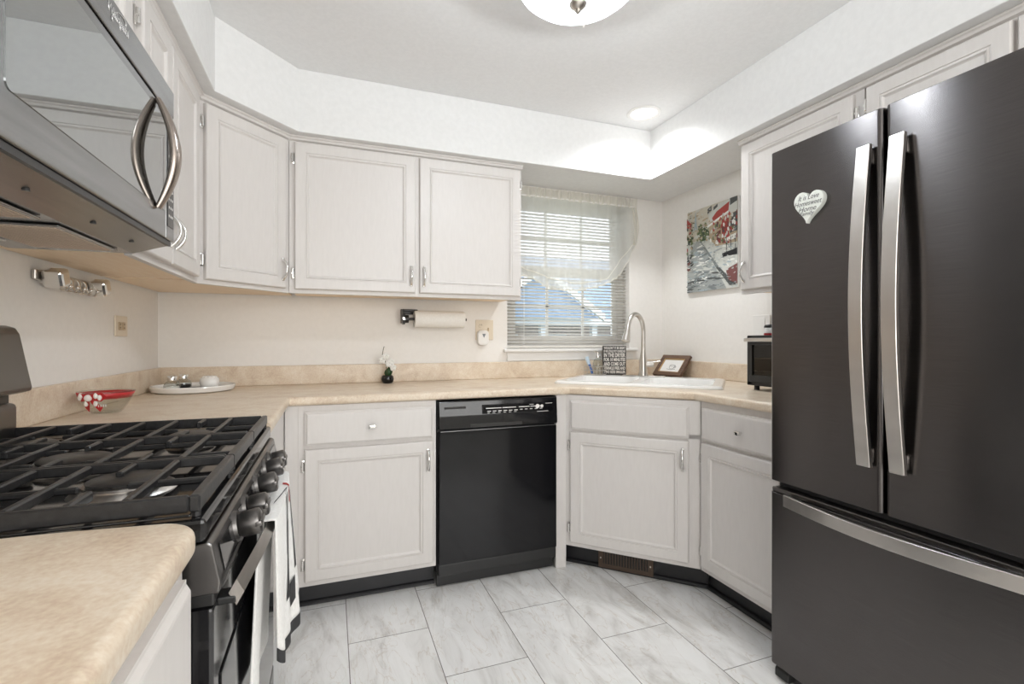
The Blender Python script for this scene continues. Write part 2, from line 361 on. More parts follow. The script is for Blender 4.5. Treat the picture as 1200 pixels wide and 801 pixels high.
# ------------------------------------------------------------------ cabinets
def pull(door, x, z, fr, y=-.02, L=.09):
    h = MB(fr); pts = []
    for i in range(13):
        u = i/12; pts.append((x, y-.004-.024*math.sin(math.pi*u)**.8, z-L/2+L*u))
    h.tube(pts, [.0045+.0025*abs(2*i/12-1) for i in range(13)], 8)
    for q in (-1, 1): h.box(x-.007, x+.007, y-.006, y, z+q*L/2-.008, z+q*L/2+.008, .002)
    h.build('handle', M['chrome'], door, 50)
def knob(drawer, x, z, fr, y=-.02):
    k = MB(fr); k.cyl((x, y, z), (x, y-.016, z), .005); k.box(x-.016, x+.016, y-.028, y-.016, z-.009, z+.009, .004)
    k.build('knob', M['chrome'], drawer, 40)
def hinge(door, x, z, fr):
    k = MB(fr); k.box(x-.007, x+.007, -.006, 0, z-.026, z+.026, .001); k.cyl((x, -.009, z-.02), (x, -.009, z+.02), .0055, n=10); k.cyl((x-.003, -.013, z), (x-.003, -.006, z), .004, n=8)
    k.build('hinge', M['chrome'], door, 40)
def upper(label, loc, rz, W, doors, D=.30, z0=1.372, z1=SZ, side_wood=False, group='upper wall cabinets', crown=True, poly=None):
    t = thing('wall_cabinet', label, 'cabinet', (*loc, 0), rz, group); fr = WM[t.name]
    c = MB(fr)
    if poly is None: c.box(.012, W-.012, .019, D, z0+.02, z1-.002)
    else: c.prism(poly, 'z', z0+.02, z1-.002)
    c.build('carcass', M['ply'] if side_wood else M['paint'], t)
    c = MB(fr).box(0, W, 0, .019, z0, z1-.002, .002)
    c.build('face_frame', M['paint'], t)
    c = MB(fr)
    if poly is None: c.box(.014, W-.014, .02, D-.002, z0+.012, z0+.0195)
    else: c.prism([(x*.99+.005*W, y*.99+.001) for x, y in poly], 'z', z0+.012, z0+.0195)
    c.build('bottom_panel', M['ply'], t)
    if crown:
        MB(fr).prism([(0, z1-.024), (-.012, z1-.02), (-.016, z1-.012), (-.022, z1-.008), (-.022, z1-.001), (0, z1-.001)], 'x', -.004, W+.004).build('crown_moulding', M['paint'], t)
    for x0, x1, a, bq, hs, hz in doors:
        d = MB(fr).panel(x0, x1, a, bq).build('door', M['paint'], t)
        hx = x1-.022 if hs == 'L' else x0+.022   # hinge side
        if hz: pull(d, hx, a+hz, fr)
        xx = x0-.008 if hs == 'L' else x1+.008
        if bq-a > .4:
            for zz in (a+.075, bq-.075): hinge(d, xx, zz, fr)
        else: hinge(d, xx, bq-.06, fr)
    return t
# back wall pair (front plane y=-.31)
upper('two-door off-white wall cabinet above the dishwasher, ending beside the window', (.607, -.31), 0, 1.785-.607,
      [(.632-.607, 1.198-.607, 1.391, 2.085, 'L', .085), (1.22-.607, 1.774-.607, 1.391, 2.085, 'R', .085)])
# diagonal corner
s2 = math.sqrt(.5); cx0, cy0 = .30, -.625; L = math.hypot(.607-.30, .625-.31); ang = math.degrees(math.atan2(.625-.31, .607-.30))
inv = (T(cx0, cy0, 0, ang)).inverted()
poly = [(inv @ Vector((x, y, 0)))[:2] for x, y in ((.314, -.600), (.580, -.318), (.600, -.005), (.005, -.005), (.005, -.62))]
upper('off-white wall cabinet set diagonally across the left corner, single door', (cx0, cy0), ang, L, [(.028, L-.03, 1.391, 2.085, 'L', .085)], poly=poly)
# left wall, beside microwave   (front plane x=.305); local x = world y
upper('narrow two-door wall cabinet between the microwave and the diagonal corner cabinet', (.305, -1.287), 90, 1.287-.63,
      [(.018, .268, 1.391, 2.085, 'L', .1), (.276, .276+.335, 1.391, 2.085, 'R', .1)], side_wood=True)
# above microwave
upper('short two-door wall cabinet directly above the microwave', (.305, -2.06), 90, 2.06-1.289,
      [(.02, .355, 1.835, 2.085, 'L', 0), (.368, .712, 1.835, 2.085, 'R', 0)], z0=1.818)
# left wall, nearest the camera
upper('wall cabinet on the left past the near side of the microwave', (.305, -2.9), 90, .835,
      [(.02, .405, 1.391, 2.085, 'L', .1), (.425, .815, 1.391, 2.085, 'R', .1)])
# right wall
upper('single-door wall cabinet on the right wall between the street picture and the refrigerator', (2.671, -.996), -90, .585,
      [(.014, .552, 1.391, 2.085, 'R', .085)])
upper('shallow wall cabinet along the soffit above the refrigerator', (2.671, -1.585), -90, .86,
      [(.012, .425, 1.85, 2.085, 'L', 0), (.437, .85, 1.85, 2.085, 'R', 0)], z0=1.832)

def toe(fr, x0, x1, t, y=.075, quarter=True):
    k = MB(fr).box(x0, x1, y, y+.01, .002, .112)
    if quarter: k.prism([(y-.016, .002), (y-.0155, .01), (y-.010, .016), (y, .018), (y, .002)], 'x', x0, x1)
    k.build('toe_kick', M['toekick'], t)
def base(name, label, loc, rz, W, fronts, D=.585, poly=None, toes=None, z1=.874):
    t = thing(name, label, 'cabinet', (*loc, 0), rz, 'base cabinets under the worktops'); fr = WM[t.name]
    c = MB(fr)
    if poly is None: c.box(.004, W-.004, .019, D, .113, z1)
    else: c.prism(poly, 'z', .113, z1)
    c.build('carcass', M['paint'], t)
    MB(fr).box(0, W, 0, .019, .112, z1, .0015).build('face_frame', M['paint'], t)
    for kind, x0, x1, a, bq, hs in fronts:
        if kind == 'door':
            d = MB(fr).panel(x0, x1, a, bq).build('door', M['paint'], t)
            if 'N' not in str(hs): pull(d, x1-.025 if hs == 'L' else x0+.025, bq-.085, fr)
            for zz in (a+.07, bq-.07): hinge(d, x0-.008 if 'L' in hs else x1+.008, zz, fr)
        else:
            d = MB(fr).panel(x0, x1, a, bq, raised=False).build('drawer_front', M['paint'], t)
            if kind == 'drawer': knob(d, (x0+x1)/2, (a+bq)/2, fr)
    if toes is None: toes = (0, W)
    toe(fr, toes[0], toes[1], t)
    return t, fr
# back wall base, left of dishwasher
bt, fr = base('base_cabinet', 'base cabinet with drawer and one door left of the black dishwasher', (.663, -.61), 0, 1.246-.663,
     [('drawer', .690-.663, 1.231-.663, .704, .848, 0), ('door', .690-.663, 1.231-.663, .136, .690, 'L')], toes=(-.05, 1.25-.663))
MB(fr).box(-.05, 0, .002, .02, .112, .874).build('filler_strip', M['paint'], bt)
# left wall corner base
lt = thing('base_cabinet', 'plain corner base panel between the gas range and the drawer cabinet', 'cabinet', (.61, -1.28, 0), 90, 'base cabinets under the worktops'); fr = WM[lt.name]
MB(fr).box(0, .668, .019, .6, .113, .874).build('carcass', M['paint'], lt)
MB(fr).box(0, .672, 0, .019, .112, .874, .0015).build('face_frame', M['paint'], lt)
toe(fr, 0, .73, lt)
# diagonal sink base
ax, ay, bx_, by_ = 1.908, -.61, 2.361, -1.065
L = math.hypot(bx_-ax, by_-ay); ang = math.degrees(math.atan2(by_-ay, bx_-ax)); SA = ang
inv = T(ax, ay, 0, ang).inverted()
poly = [(inv @ Vector((x, y, 0)))[:2] for x, y in ((ax+.03, ay+.004), (bx_+.001, by_+.035), (2.93, by_), (2.93, -.03), (ax, -.03))]
st, fr = base('sink_base_cabinet', 'diagonal corner base cabinet under the white sink', (ax, ay), ang, L,
     [('false', .03, L-.05, .702, .848, 0), ('door', .03, L-.05, .136, .690, 'L')], poly=poly, toes=(-.02, L+.03), z1=.72)
MB(fr).box(0, L, 0, .019, .70, .874).build('top_rail', M['paint'], st)
MB().box(1.855, 1.912, -.612, -.592, .0, .874, .002).build('filler_strip', M['paint'], st)
# right base
rt, fr = base('base_cabinet', 'base cabinet with drawer and one door beside the refrigerator', (2.361, -1.067), -90, .50,
     [('drawer', .018, .482, .704, .848, 0), ('door', .018, .482, .136, .690, 'LN')], toes=(-.03, .5))
# near-left base
nt_, fr = base('base_cabinet', 'white base cabinet under the foreground worktop at lower left', (.61, -2.95), 90, 2.95-2.078,
     [('drawer', .03, .84, .704, .848, 0), ('door', .03, .42, .136, .690, 'L'), ('door', .44, .84, .136, .690, 'R')])
# toe-kick register under the sink
vt = thing('toe_kick_vent', 'brown slotted floor register in the black toe kick under the sink', 'vent', (0, 0, 0)); WM[vt.name] = I4
fr = T(ax, ay, 0, ang)
MB(fr).box(.155, .425, .058, .0745, .006, .105, .003).build('vent_frame', M['bronze'], vt)
k = MB(fr).box(.18, .40, .0575, .0585, .028, .086); k.build('opening', M['dark'], vt)
k = MB(fr)
for i in range(16): xx = .188+i*.0136; k.box(xx-.0025, xx+.0025, .0535, .0575, .03, .084)
k.build('louvers', M['bronze'], vt)
k = MB(fr)
for xx in (.168, .412): k.cyl((xx, .058, .055), (xx, .0555, .055), .004, n=8)
k.build('screws', M['steel'], vt)

# ------------------------------------------------------------------ worktops
def worktop(name, outline, front, label, splashes, cut=None):
    bm = bmesh.new(); z0, z1 = .876, .914
    A = [bm.verts.new((x, y, z0)) for x, y in outline]; B = [bm.verts.new((x, y, z1)) for x, y in outline]; n = len(outline)
    bm.faces.new(A[::-1]); bm.faces.new(B)
    for i in range(n): bm.faces.new((A[i], A[(i+1) % n], B[(i+1) % n], B[i]))
    bmesh.ops.recalc_face_normals(bm, faces=bm.faces)
    bm.edges.ensure_lookup_table()
    vedge = [e for i in front['round'] for e in A[i].link_edges if B[i] in e.verts]
    if vedge: bmesh.ops.bevel(bm, geom=vedge, offset=.05, segments=8, profile=.5, affect='EDGES')
    es = []
    for e in bm.edges:
        za, zb = (v.co.z for v in e.verts)
        if za > .9 and zb > .9 or za < .88 and zb < .88:
            m_ = (e.verts[0].co+e.verts[1].co)/2
            if front['test'](m_): es.append(e)
    bmesh.ops.bevel(bm, geom=es, offset=.013, segments=5, profile=.5, affect='EDGES')
    me = bpy.data.meshes.new(name); bm.to_mesh(me); bm.free()
    o = bpy.data.objects.new(name, me); C.objects.link(o); me.materials.append(M['counter'])
    if cut:
        md = o.modifiers.new('cut', 'BOOLEAN'); md.operation = 'DIFFERENCE'; md.object = cut; md.solver = 'EXACT'
        dg = bpy.context.evaluated_depsgraph_get(); m2 = bpy.data.meshes.new_from_object(o.evaluated_get(dg))
        o.modifiers.clear(); o.data = m2; m2.name = name
        if not m2.materials: m2.materials.append(M['counter'])
        bpy.data.objects.remove(cut)
    o.data.polygons.foreach_set('use_smooth', [True]*len(o.data.polygons)); o.data.set_sharp_from_angle(angle=R(35))
    WM[o.name] = I4; tag(o, label, 'countertop')
    for a in splashes: MB().box(*a, .914, 1.016, .004).build('backsplash', M['counter'], o)
    return o
TN, TT = Vector((s2, s2, 0)), Vector((s2, -s2, 0))
SN, ST = .9086+.42, 2.09
SCX, SCY = (SN+ST)*s2, (SN-ST)*s2          # sink centre
cb = MB(T(SCX, SCY, 0, -45)).box(-.40, .40, -.26, .26, .6, 1.0); cut = cb.build('cutter', M['white'])
def frontish(m):
    x, y = m.x, m.y
    return (abs(x-.632) < .03 and -1.28 < y < -.6) or (abs(y+.635) < .012 and .6 < x < 1.95) or (abs((x+(-y))-(x-y)) < 1 and abs((x+y)-(1.92-.635)) < .02 and 1.9 < x < 2.34) or (abs(x-2.336) < .012 and y < -1.04 and y > -1.56)
worktop('worktop', [(.001, -.001), (.001, -1.279), (.632, -1.279), (.632, -.635), (1.92, -.635), (2.336, -1.051), (2.336, -1.566), (XR-.001, -1.566), (XR-.001, -.001)],
        {'round': [], 'test': frontish}, 'long beige laminate worktop running round the corner sink to the refrigerator',
        [(.001, .02, -1.279, -.02), (.001, XR-.001, -.02, -.001), (XR-.02, XR-.001, -1.566, -.02)], cut)
worktop('worktop', [(.001, -2.075), (.001, -2.97), (.634, -2.97), (.634, -2.075)], {'round': [3], 'test': lambda m: m.x > .56 and m.y > -2.96 or abs(m.y+2.075) < .002 and m.x > .5},
        'short beige worktop with rounded corner in the left foreground', [(.001, .02, -2.97, -2.075)])

# ------------------------------------------------------------------ sink and faucet
sk = thing('sink', 'white double-bowl drop-in sink set across the corner', 'sink', (SCX, SCY, .914), -45); fr = T(SCX, SCY, 0, -45)
def rrect(x0, x1, y0, y1, r, n=5):
    P = []
    for cx, cy, a0 in ((x1-r, y1-r, 0), (x0+r, y1-r, 90), (x0+r, y0+r, 180), (x1-r, y0+r, 270)):
        for i in range(n+1): a = R(a0+90*i/n); P.append((cx+r*math.cos(a), cy+r*math.sin(a)))
    return P
def loft(mb, loops, cap0=False, cap1=False):
    V = [[mb.bm.verts.new(p) for p in l] for l in loops]; n = len(V[0])
    for a, b in zip(V, V[1:]):
        for j in range(n): mb.bm.faces.new((a[j], a[(j+1) % n], b[(j+1) % n], b[j]))
    if cap0: mb.bm.faces.new(V[0][::-1])
    if cap1: mb.bm.faces.new(V[-1])
    bmesh.ops.recalc_face_normals(mb.bm, faces=mb.bm.faces)
def rl(x0, x1, y0, y1, r, z): return [(a, b, z) for a, b in rrect(x0, x1, y0, y1, r)]
# rim with two holes built through a boolean
rim = MB(fr); loft(rim, [rl(-.424, .424, -.283, .283, .04, .9145), rl(-.424, .424, -.283, .283, .04, .920), rl(-.417, .417, -.276, .276, .036, .928), rl(-.405, .405, -.264, .264, .03, .930)], True, True)
rimo = rim.build('rim', M['white'], sk)
for sx in (-1, 1):
    c2 = MB(fr); x0, x1 = (.025, .375) if sx > 0 else (-.375, -.025)
    loft(c2, [rl(x0, x1, -.235, .17, .05, .8), rl(x0, x1, -.235, .17, .05, 1.0)], True, True); co = c2.build('cutter', M['white'])
    md = rimo.modifiers.new('c', 'BOOLEAN'); md.operation = 'DIFFERENCE'; md.object = co
    WM[rimo.name]
    bpy.context.view_layer.update()
    dg = bpy.context.evaluated_depsgraph_get(); m2 = bpy.data.meshes.new_from_object(rimo.evaluated_get(dg)); rimo.modifiers.clear(); rimo.data = m2; bpy.data.objects.remove(co)
    bb = MB(fr); loft(bb, [rl(x0-.004, x1+.004, -.239, .174, .052, .9295), rl(x0, x1, -.235, .17, .05, .922), rl(x0+.008, x1-.008, -.227, .162, .05, .80), rl(x0+.03, x1-.03, -.205, .14, .05, .745)], False, True)
    bo = bb.build('basin', M['white'], sk, 40, solid=.004)
    MB(fr @ T((x0+x1)/2, -.03, .747)).lathe([(0, 0), (.03, .001), (.042, .004), (.045, .002), (.045, 0)]).build('drain', M['chrome'], bo, 40)
fn, ft = .9086+.42+.235, 2.06
fx, fyy = (fn+ft)*s2, (fn-ft)*s2
fc = thing('faucet', 'brushed nickel gooseneck pull-down faucet behind the sink', 'faucet', (fx, fyy, .930)); fr = T(fx, fyy, .930, -45)
fr2 = T(fx, fyy, .930, -62)
MB(fr).box(-.125, .125, -.028, .028, 0, .006, .004).build('deck_plate', M['nickel'], fc, 40)
MB(fr).lathe([(0, .006), (.030, .006), (.029, .012), (.024, .03), (.0225, .07), (.023, .1), (.017, .135), (.0135, .16), (.0135, .17), (0, .17)], n=28).build('body', M['nickel'], fc, 40)
pts = [(0, 0, .16), (0, 0, .22), (0, 0, .275)]; rr = .096
for i in range(1, 17): a = math.pi*i/16*.93; pts.append((0, -rr+rr*math.cos(a), .275+rr*math.sin(a)))
MB(fr2).tube(pts, .0135, 14).build('spout', M['nickel'], fc, 60)
p = Vector(pts[-1]); d = (p-Vector(pts[-2])).normalized()
sp = MB(fr2).cyl(p, p+d*.012, .0135).cyl(p+d*.012, p+d*.085, .0150, .025).cyl(p+d*.085, p+d*.09, .0245, .021); sp.build('spray_head', M['nickel'], fc, 40)
lv = MB(T(fx, fyy, .930, -25)); lv.cyl((.015, 0, .075), (.058, 0, .075), .018, .019); lv.cyl((.058, 0, .075), (.064, 0, .075), .019, .012); lv.tube([(.04, 0, .085), (.07, 0, .09), (.10, 0, .094)], [.006, .006, .008], 8, flat=(.6, 1.2))
lv.build('lever', M['nickel'], fc, 40)

# ------------------------------------------------------------------ dishwasher
dw = thing('dishwasher', 'gloss black built-in dishwasher under the worktop', 'dishwasher', (1.5525, -.35, 0))
MB().box(1.2535, 1.8515, -.60, -.05, .06, .868).build('tub', M['black'], dw)
dd = MB().box(1.2555, 1.8495, -.632, -.601, .118, .727, .004).build('door', M['dwblack'], dw)
cp = MB().prism([(-.601, .735), (-.632, .735), (-.640, .742), (-.638, .80), (-.632, .864), (-.628, .868), (-.601, .868)], 'x', 1.2555, 1.8495, .0015).build('control_panel', M['gloss'], dw)
MB().box(1.262, 1.843, -.637, -.633, .7285, .7315).build('trim_line', M['mwsteel'], dw)
MB().box(1.4, 1.66, -.6405, -.639, .743, .758, .0005).build('grip_pocket', M['dark'], cp)
MB().box(1.46, 1.83, -.6378, -.634, .79, .845, .0005).build('keypad', M['dwblack'], cp)
FW = lambda x, z, y=-.6382: Matrix.Translation((x, y, z)) @ FACE
k = MB()
for i in range(6): k.box(1.485+i*.027, 1.503+i*.027, -.6386, -.637, .812, .8155)
for i in range(6): k.box(1.485+i*.027, 1.497+i*.027, -.6386, -.637, .805, .807)
for i in range(5): k.box(1.65+i*.026, 1.664+i*.026, -.6386, -.637, .814, .817)
for x0, x1 in ((1.478, 1.555), (1.56, 1.63), (1.645, 1.70), (1.705, 1.76)): k.box(x0, x1, -.6386, -.637, .826, .8295)
for x0, x1, z in ((1.70, 1.722, .836), (1.785, 1.822, .838), (1.74, 1.80, .80)): k.box(x0, x1, -.6386, -.637, z, z+.002)
k.build('panel_markings', M['wplastic'], cp)
for x, r_ in ((1.742, .0105), (1.766, .0075)): MB(FW(x, .8265)).lathe([(0, .0014), (r_, .0014), (r_, 0)]).build('button', M['wplastic'], cp)
MB().box(1.28, 1.38, -.6372, -.635, .832, .842).build('vent_slot', M['dark'], cp)
MB().box(1.2555, 1.8495, -.585, -.575, .003, .116).build('kick_plate', M['black'], dw)
MB().box(1.2555, 1.8495, -.622, -.60, .062, .114, .003).build('lower_panel', M['black'], dw)

# ------------------------------------------------------------------ gas range
Y0, Y1 = -2.058, -1.286
rg = thing('gas_range', 'black stainless gas range with cast iron grates on the left', 'stove', (.33, (Y0+Y1)/2, 0))
MB().box(.02, .60, Y0+.004, Y1-.004, .07, .89).build('body', M['black'], rg)
k = MB()
for x in (.08, .54):
    for y in (Y0+.06, Y1-.06): k.cyl((x, y, 0), (x, y, .07), .018)
k.build('levelling_feet', M['rub'], rg)
ct = MB().box(.03, .632, Y0, Y1, .872, .905, .006).box(.05, .61, Y0+.02, Y1-.02, .902, .907, .002).build('cooktop', M['gloss'], rg)
cpn = MB().prism([(.60, .868), (.634, .872), (.640, .868), (.650, .815), (.648, .80), (.60, .80)], 'y', Y0, Y1, .002).build('control_panel', M['bstain2'], rg)
MB().prism([(.6425, .858), (.6498, .818), (.6508, .818), (.6435, .858)], 'y', Y0+.03, Y1-.03).build('panel_glass', M['gloss'], cpn)
ky = (-1.915, -1.825, -1.675, -1.54, -1.455)
kn = Vector((.985, 0, .17)).normalized()
for y in ky:
    p = Vector((.646, y, .842)); k = MB()
    k.cyl(p-kn*.004, p+kn*.006, .026, .024, 28)
    ko = k.build('knob', M['bstain2'], rg, 40)
    q = kn.to_track_quat('Z', 'Y').to_matrix().to_4x4(); m_ = Matrix.Translation(p) @ q
    MB(m_).lathe([(0, .006), (.0175, .006), (.0205, .010), (.0215, .032), (.0205, .037), (.017, .039), (0, .0395)], n=28).build('knob_cap', M['bstain2'], ko, 40)
    MB(m_).box(-.0215, .0215, -.0045, .0045, .030, .0415, .002).build('grip', M['bstain2'], ko, 40)
# burners
for x, y, r_ in ((.19, -1.87, .045), (.48, -1.87, .055), (.19, -1.47, .04), (.48, -1.47, .05), (.335, -1.67, .06)):
    bo = MB(T(x, y, .907)).lathe([(0, 0), (r_+.018, 0), (r_+.012, .006), (r_, .010), (r_, .014), (0, .014)]).build('burner', M['steel'], rg, 40)
    MB(T(x, y, .921)).lathe([(0, 0), (r_-.006, 0), (r_-.004, .005), (r_-.012, .008), (0, .009)]).build('burner_cap', M['iron'], bo, 40)
# grates
gx0, gx1 = .055, .624; gz0, gz1 = .922, .937
secs = [(Y0+.008, Y0+.262), (Y0+.264, Y1-.264), (Y1-.262, Y1-.008)]
def bar(k, x0, x1, y0, y1, za=gz0, zb=gz1): k.box(min(x0, x1), max(x0, x1), min(y0, y1), max(y0, y1), za, zb, .0025, 1)
hw = .0055
lz0, lz1 = .921, .931
for si, (a, bq) in enumerate(secs):
    k = MB(); ym = (a+bq)/2
    bar(k, gx0, gx0+.012, a, bq, .915); bar(k, gx1-.014, gx1, a, bq, .913); bar(k, gx0+.012, gx1-.014, a, a+.010, .913 if si == 0 else lz0); bar(k, gx0+.012, gx1-.014, bq-.010, bq, .913 if si == 2 else lz0)
    for x in (.15, .262, .408, .535):
        bar(k, x-hw, x+hw, a+.010, bq-.010)
    if si != 1:
        bar(k, .335-hw, .335+hw, a+.010, bq-.010)
        for x in (.205, .472):
            bar(k, x-hw, x+hw, a+.010, a+.075); bar(k, x-hw, x+hw, bq-.075, bq-.010)
        for x0, x1 in ((gx0+.012, .165), (.215, .44), (.50, gx1-.014)): bar(k, x0, x1, ym-hw*.9, ym+hw*.9, lz0, lz1)
    else:
        for x in (.205, .335, .472): bar(k, x-hw, x+hw, a+.010, a+.07); bar(k, x-hw, x+hw, bq-.07, bq-.010)
        for yy in (ym-.06, ym+.06):
            for x0, x1 in ((gx0+.012, .30), (.375, gx1-.014)): bar(k, x0, x1, yy-hw*.9, yy+hw*.9, lz0, lz1)
    for x in (gx0+.007, gx1-.007):
        for y in (a+.012, bq-.012): k.cyl((x, y, .9055), (x, y, .92), .006, n=8)
    k.build('grate', M['iron'], rg)
# backguard
MB().prism([(.004, 1.035), (.078, 1.02), (.098, 1.026), (.100, 1.034), (.076, 1.165), (.068, 1.180), (.05, 1.186), (.004, 1.186)], 'y', Y0, Y1, .003).build('backguard', M['bstain2'], rg, 40)
MB().box(.004, .074, Y0+.002, Y1-.002, .90, .998, .012, 3).build('rear_vent', M['bstain2'], rg, 40)
MB().box(.004, .058, Y0+.008, Y1-.008, .99, 1.04).build('neck', M['black'], rg)
# oven door
od = MB().box(.602, .640, Y0+.006, Y1-.006, .235, .778, .005).build('oven_door', M['gloss'], rg)
MB().box(.6395, .6425, Y0+.05, Y1-.05, .27, .66, .001).build('door_glass', M['dwblack'], od)
MB().box(.600, .641, Y0+.006, Y1-.006, .781, .798, .002).build('vent_strip', M['black'], rg)
k = MB(); pts = []
for i in range(21):
    u = i/20; pts.append((.664+.018*math.sin(math.pi*u), Y0+.035+(Y1-Y0-.07)*u, .782))
k.tube(pts, .019, 4, flat=(1.0, .55)); hd = k.build('handle', M['steel'], od, 30)
for y in (Y0+.05, Y1-.05): MB().box(.638, .664, y-.016, y+.016, .766, .778, .003).build('handle_mount', M['black'], hd)
MB().box(.602, .640, Y0+.006, Y1-.006, .075, .228, .005).build('storage_drawer', M['bstain2'], rg)

# dish towel over the handle
def towel(u, v):
    # u along handle 0..1 ; v: 0 back hem -> 1 front hem
    y = -1.80+.37*u
    Lb, Lf = .33, .32; s_ = -Lb+(Lb+Lf)*v
    by = (y-(Y0+.035))/(Y1-Y0-.07); cx = .664+.018*math.sin(math.pi*by); top = .803
    if s_ < 0: x = cx-.014; z = top+s_
    else: x = cx+.015; z = top-s_
    r_ = .016
    if abs(s_) < r_*1.2:
        a = s_/(r_*1.2)*math.pi/2; x = cx+.015*math.sin(a); z = top+.004*math.cos(a)
    dn = min(1, abs(s_)/.3)
    if s_ >= 0:
        x += dn*(.004*math.sin(9*u+.6)+.004*math.sin(19*u)) + dn*(-.004+.036*u)
        y += dn*(.055-.155*u)
        z += .02*dn*max(0, 1-u*8)**2+.03*dn*max(0, u*6-5)**2
    else:
        x += -dn*.012+.004*dn*math.sin(12*u)
        y += dn*(-.015-.04*u)
    return Vector((x, y, z))
dt = thing('dish_towel', 'white dish towel with cutlery prints hanging on the oven handle', 'towel', (.69, -1.6, .4))
k = MB().grid(lambda u, v: towel(u, v*.958), 48, 70); k.build('cloth', M['cloth'], dt, 60, solid=.0035)
MB().grid(lambda u, v: towel(u, .958+.042*v), 48, 5).build('black_hem', M['print'], dt, 60, solid=.004)
def tdec(mb, pts):
    # polygon in towel space (u, v), lifted off the cloth
    out = []
    for u, v in pts:
        p = towel(u, v); e = 1e-3; n = (towel(u+e, v)-p).cross(towel(u, v+e)-p).normalized()
        if n.x < 0: n = -n
        out.append(p+n*.0032)
    mb.bm.faces.new([mb.bm.verts.new(p) for p in out])
def strip(mb, pts, wd):
    for (u0, v0), (u1, v1) in zip(pts, pts[1:]): tdec(mb, [(u0-wd, v0), (u0+wd, v0), (u1+wd, v1), (u1-wd, v1)])
def line(u0, v0, u1, v1, n=8): return [(u0+(u1-u0)*i/n, v0+(v1-v0)*i/n) for i in range(n+1)]
k = MB()
strip(k, line(.45, .70, .36, .84), .04); strip(k, line(.5, .60, .45, .70, 5), .06)
for q in (-.05, 0, .05): strip(k, line(.52+q, .53, .5+q, .60, 4), .014)
strip(k, line(.80, .54, .76, .66), .045); strip(k, line(.76, .66, .73, .80), .03)
strip(k, line(.15, .5, .6, .53, 8), .02)
k.build('cutlery_print', M['print'], dt)
k = MB(); strip(k, line(.60, .82, .585, .895, 5), .09); k.build('label_print', M['print'], dt)
k = MB(); strip(k, line(.3, .475, .62, .495, 6), .03); strip(k, line(.66, .515, .70, .57, 5), .02); k.build('red_print', M['redprint'], dt)
k = MB(); strip(k, line(.72, .47, .9, .5, 6), .06); k.build('grey_print', M['greyprint'], dt)

# ------------------------------------------------------------------ microwave
mw = thing('microwave', 'dark stainless over-the-range microwave with bowed handle', 'microwave', (.2, (Y0+Y1)/2, 1.4))
a0, a1 = Y0, Y1-.003
MB().box(.004, .365, a0, a1, 1.405, 1.814, .003).build('case', M['mwsteel'], mw)
MB().box(.366, .398, a0, a1, 1.742, 1.812, .003).build('top_strip', M['mwsteel'], mw)
do = MB().box(.366, .398, a0, a1-.066, 1.412, 1.735, .004).build('door', M['mwsteel'], mw)
MB().box(.366, .398, a1-.0645, a1, 1.412, 1.735, .003).build('control_panel', M['mwsteel'], mw)
MB().box(.397, .3995, a1-.058, a1-.008, 1.445, 1.715, .0008).build('keypad', M['dwblack'], mw)
k = MB()
for r_ in range(8):
    for c_ in range(3): k.box(.3992, .4000, a1-.050+c_*.013, a1-.044+c_*.013, 1.47+r_*.022, 1.476+r_*.022)
k.build('keys', M['wplastic'], mw)
MB().box(.3992, .4, a1-.052, a1-.014, 1.665, 1.70).build('display', M['pale blue'], mw)
k = MB(); k.prism([(y, z) for y, z in rrect(a0+.045, a1-.072, 1.478, 1.712, .012)], 'x', .396, .3992); k.build('window', M['mwglass'], do)
k = MB(); pts = []
for i in range(25):
    u = i/24; pts.append((.402+.036*math.sin(math.pi*u)**.9, a1-.142, 1.470+.262*u))
k.tube(pts, [.011+.009*math.sin(math.pi*i/24) for i in range(25)], 12, flat=(1., .62), up=(0, 1, 0)); k.build('handle', M['hbronze'], do, 60)
k = MB(); add_text(k, 'Whirlpool', .032, Matrix.Translation((.3982, -1.652, 1.783)) @ Matrix.Rotation(R(90), 4, 'Z') @ FACE, fit=(.10, .026), shear=.15)
k.build('logo', M['silver'], mw)
k = MB(); pts = [(.399, -1.652+.034*math.cos(R(a)), 1.783+.017*math.sin(R(a))+.012*math.cos(R(a))) for a in range(-60, 215, 12)]
k.tube(pts, .0007, 6); k.build('logo_swirl', M['silver'], mw)
# underside
un = MB(); un.prism([(.365, 1.406), (.386, 1.404), (.384, 1.400), (.310, 1.376), (.06, 1.374), (.02, 1.40), (.02, 1.406)], 'y', a0+.01, a1-.01); un.build('underside_tray', M['mwsteel'], mw)
MB().box(.38, .392, a0+.006, a1-.006, 1.400, 1.411).build('shadow_gap', M['black'], mw)
for y0, y1 in ((a0+.07, -1.70), (-1.64, a1-.07)):
    f = MB().box(.13, .298, y0, y1, 1.370, 1.3745, .002).build('grease_filter', M['mwsteel'], mw)
    k = MB(); n = 16
    for i in range(n): x = .142+i*.0096; k.box(x-.0012, x+.0012, y0+.012, y1-.012, 1.3685, 1.3712)
    n = 30
    for i in range(n): y = y0+.016+i*(y1-y0-.03)/(n-1); k.box(.14, .288, y-.0012, y+.0012, 1.3685, 1.3712)
    k.build('mesh', M['filter'], f)
MB().box(.07, .115, -1.60, -1.42, 1.3705, 1.3745, .002).build('lamp_lens', M['wplastic'], mw)
k = MB()
for y in (-1.85, -1.62, -1.42): k.cyl((.345, y, 1.3845), (.345, y, 1.392), .005, n=10)
k.build('screws', M['black'], mw)

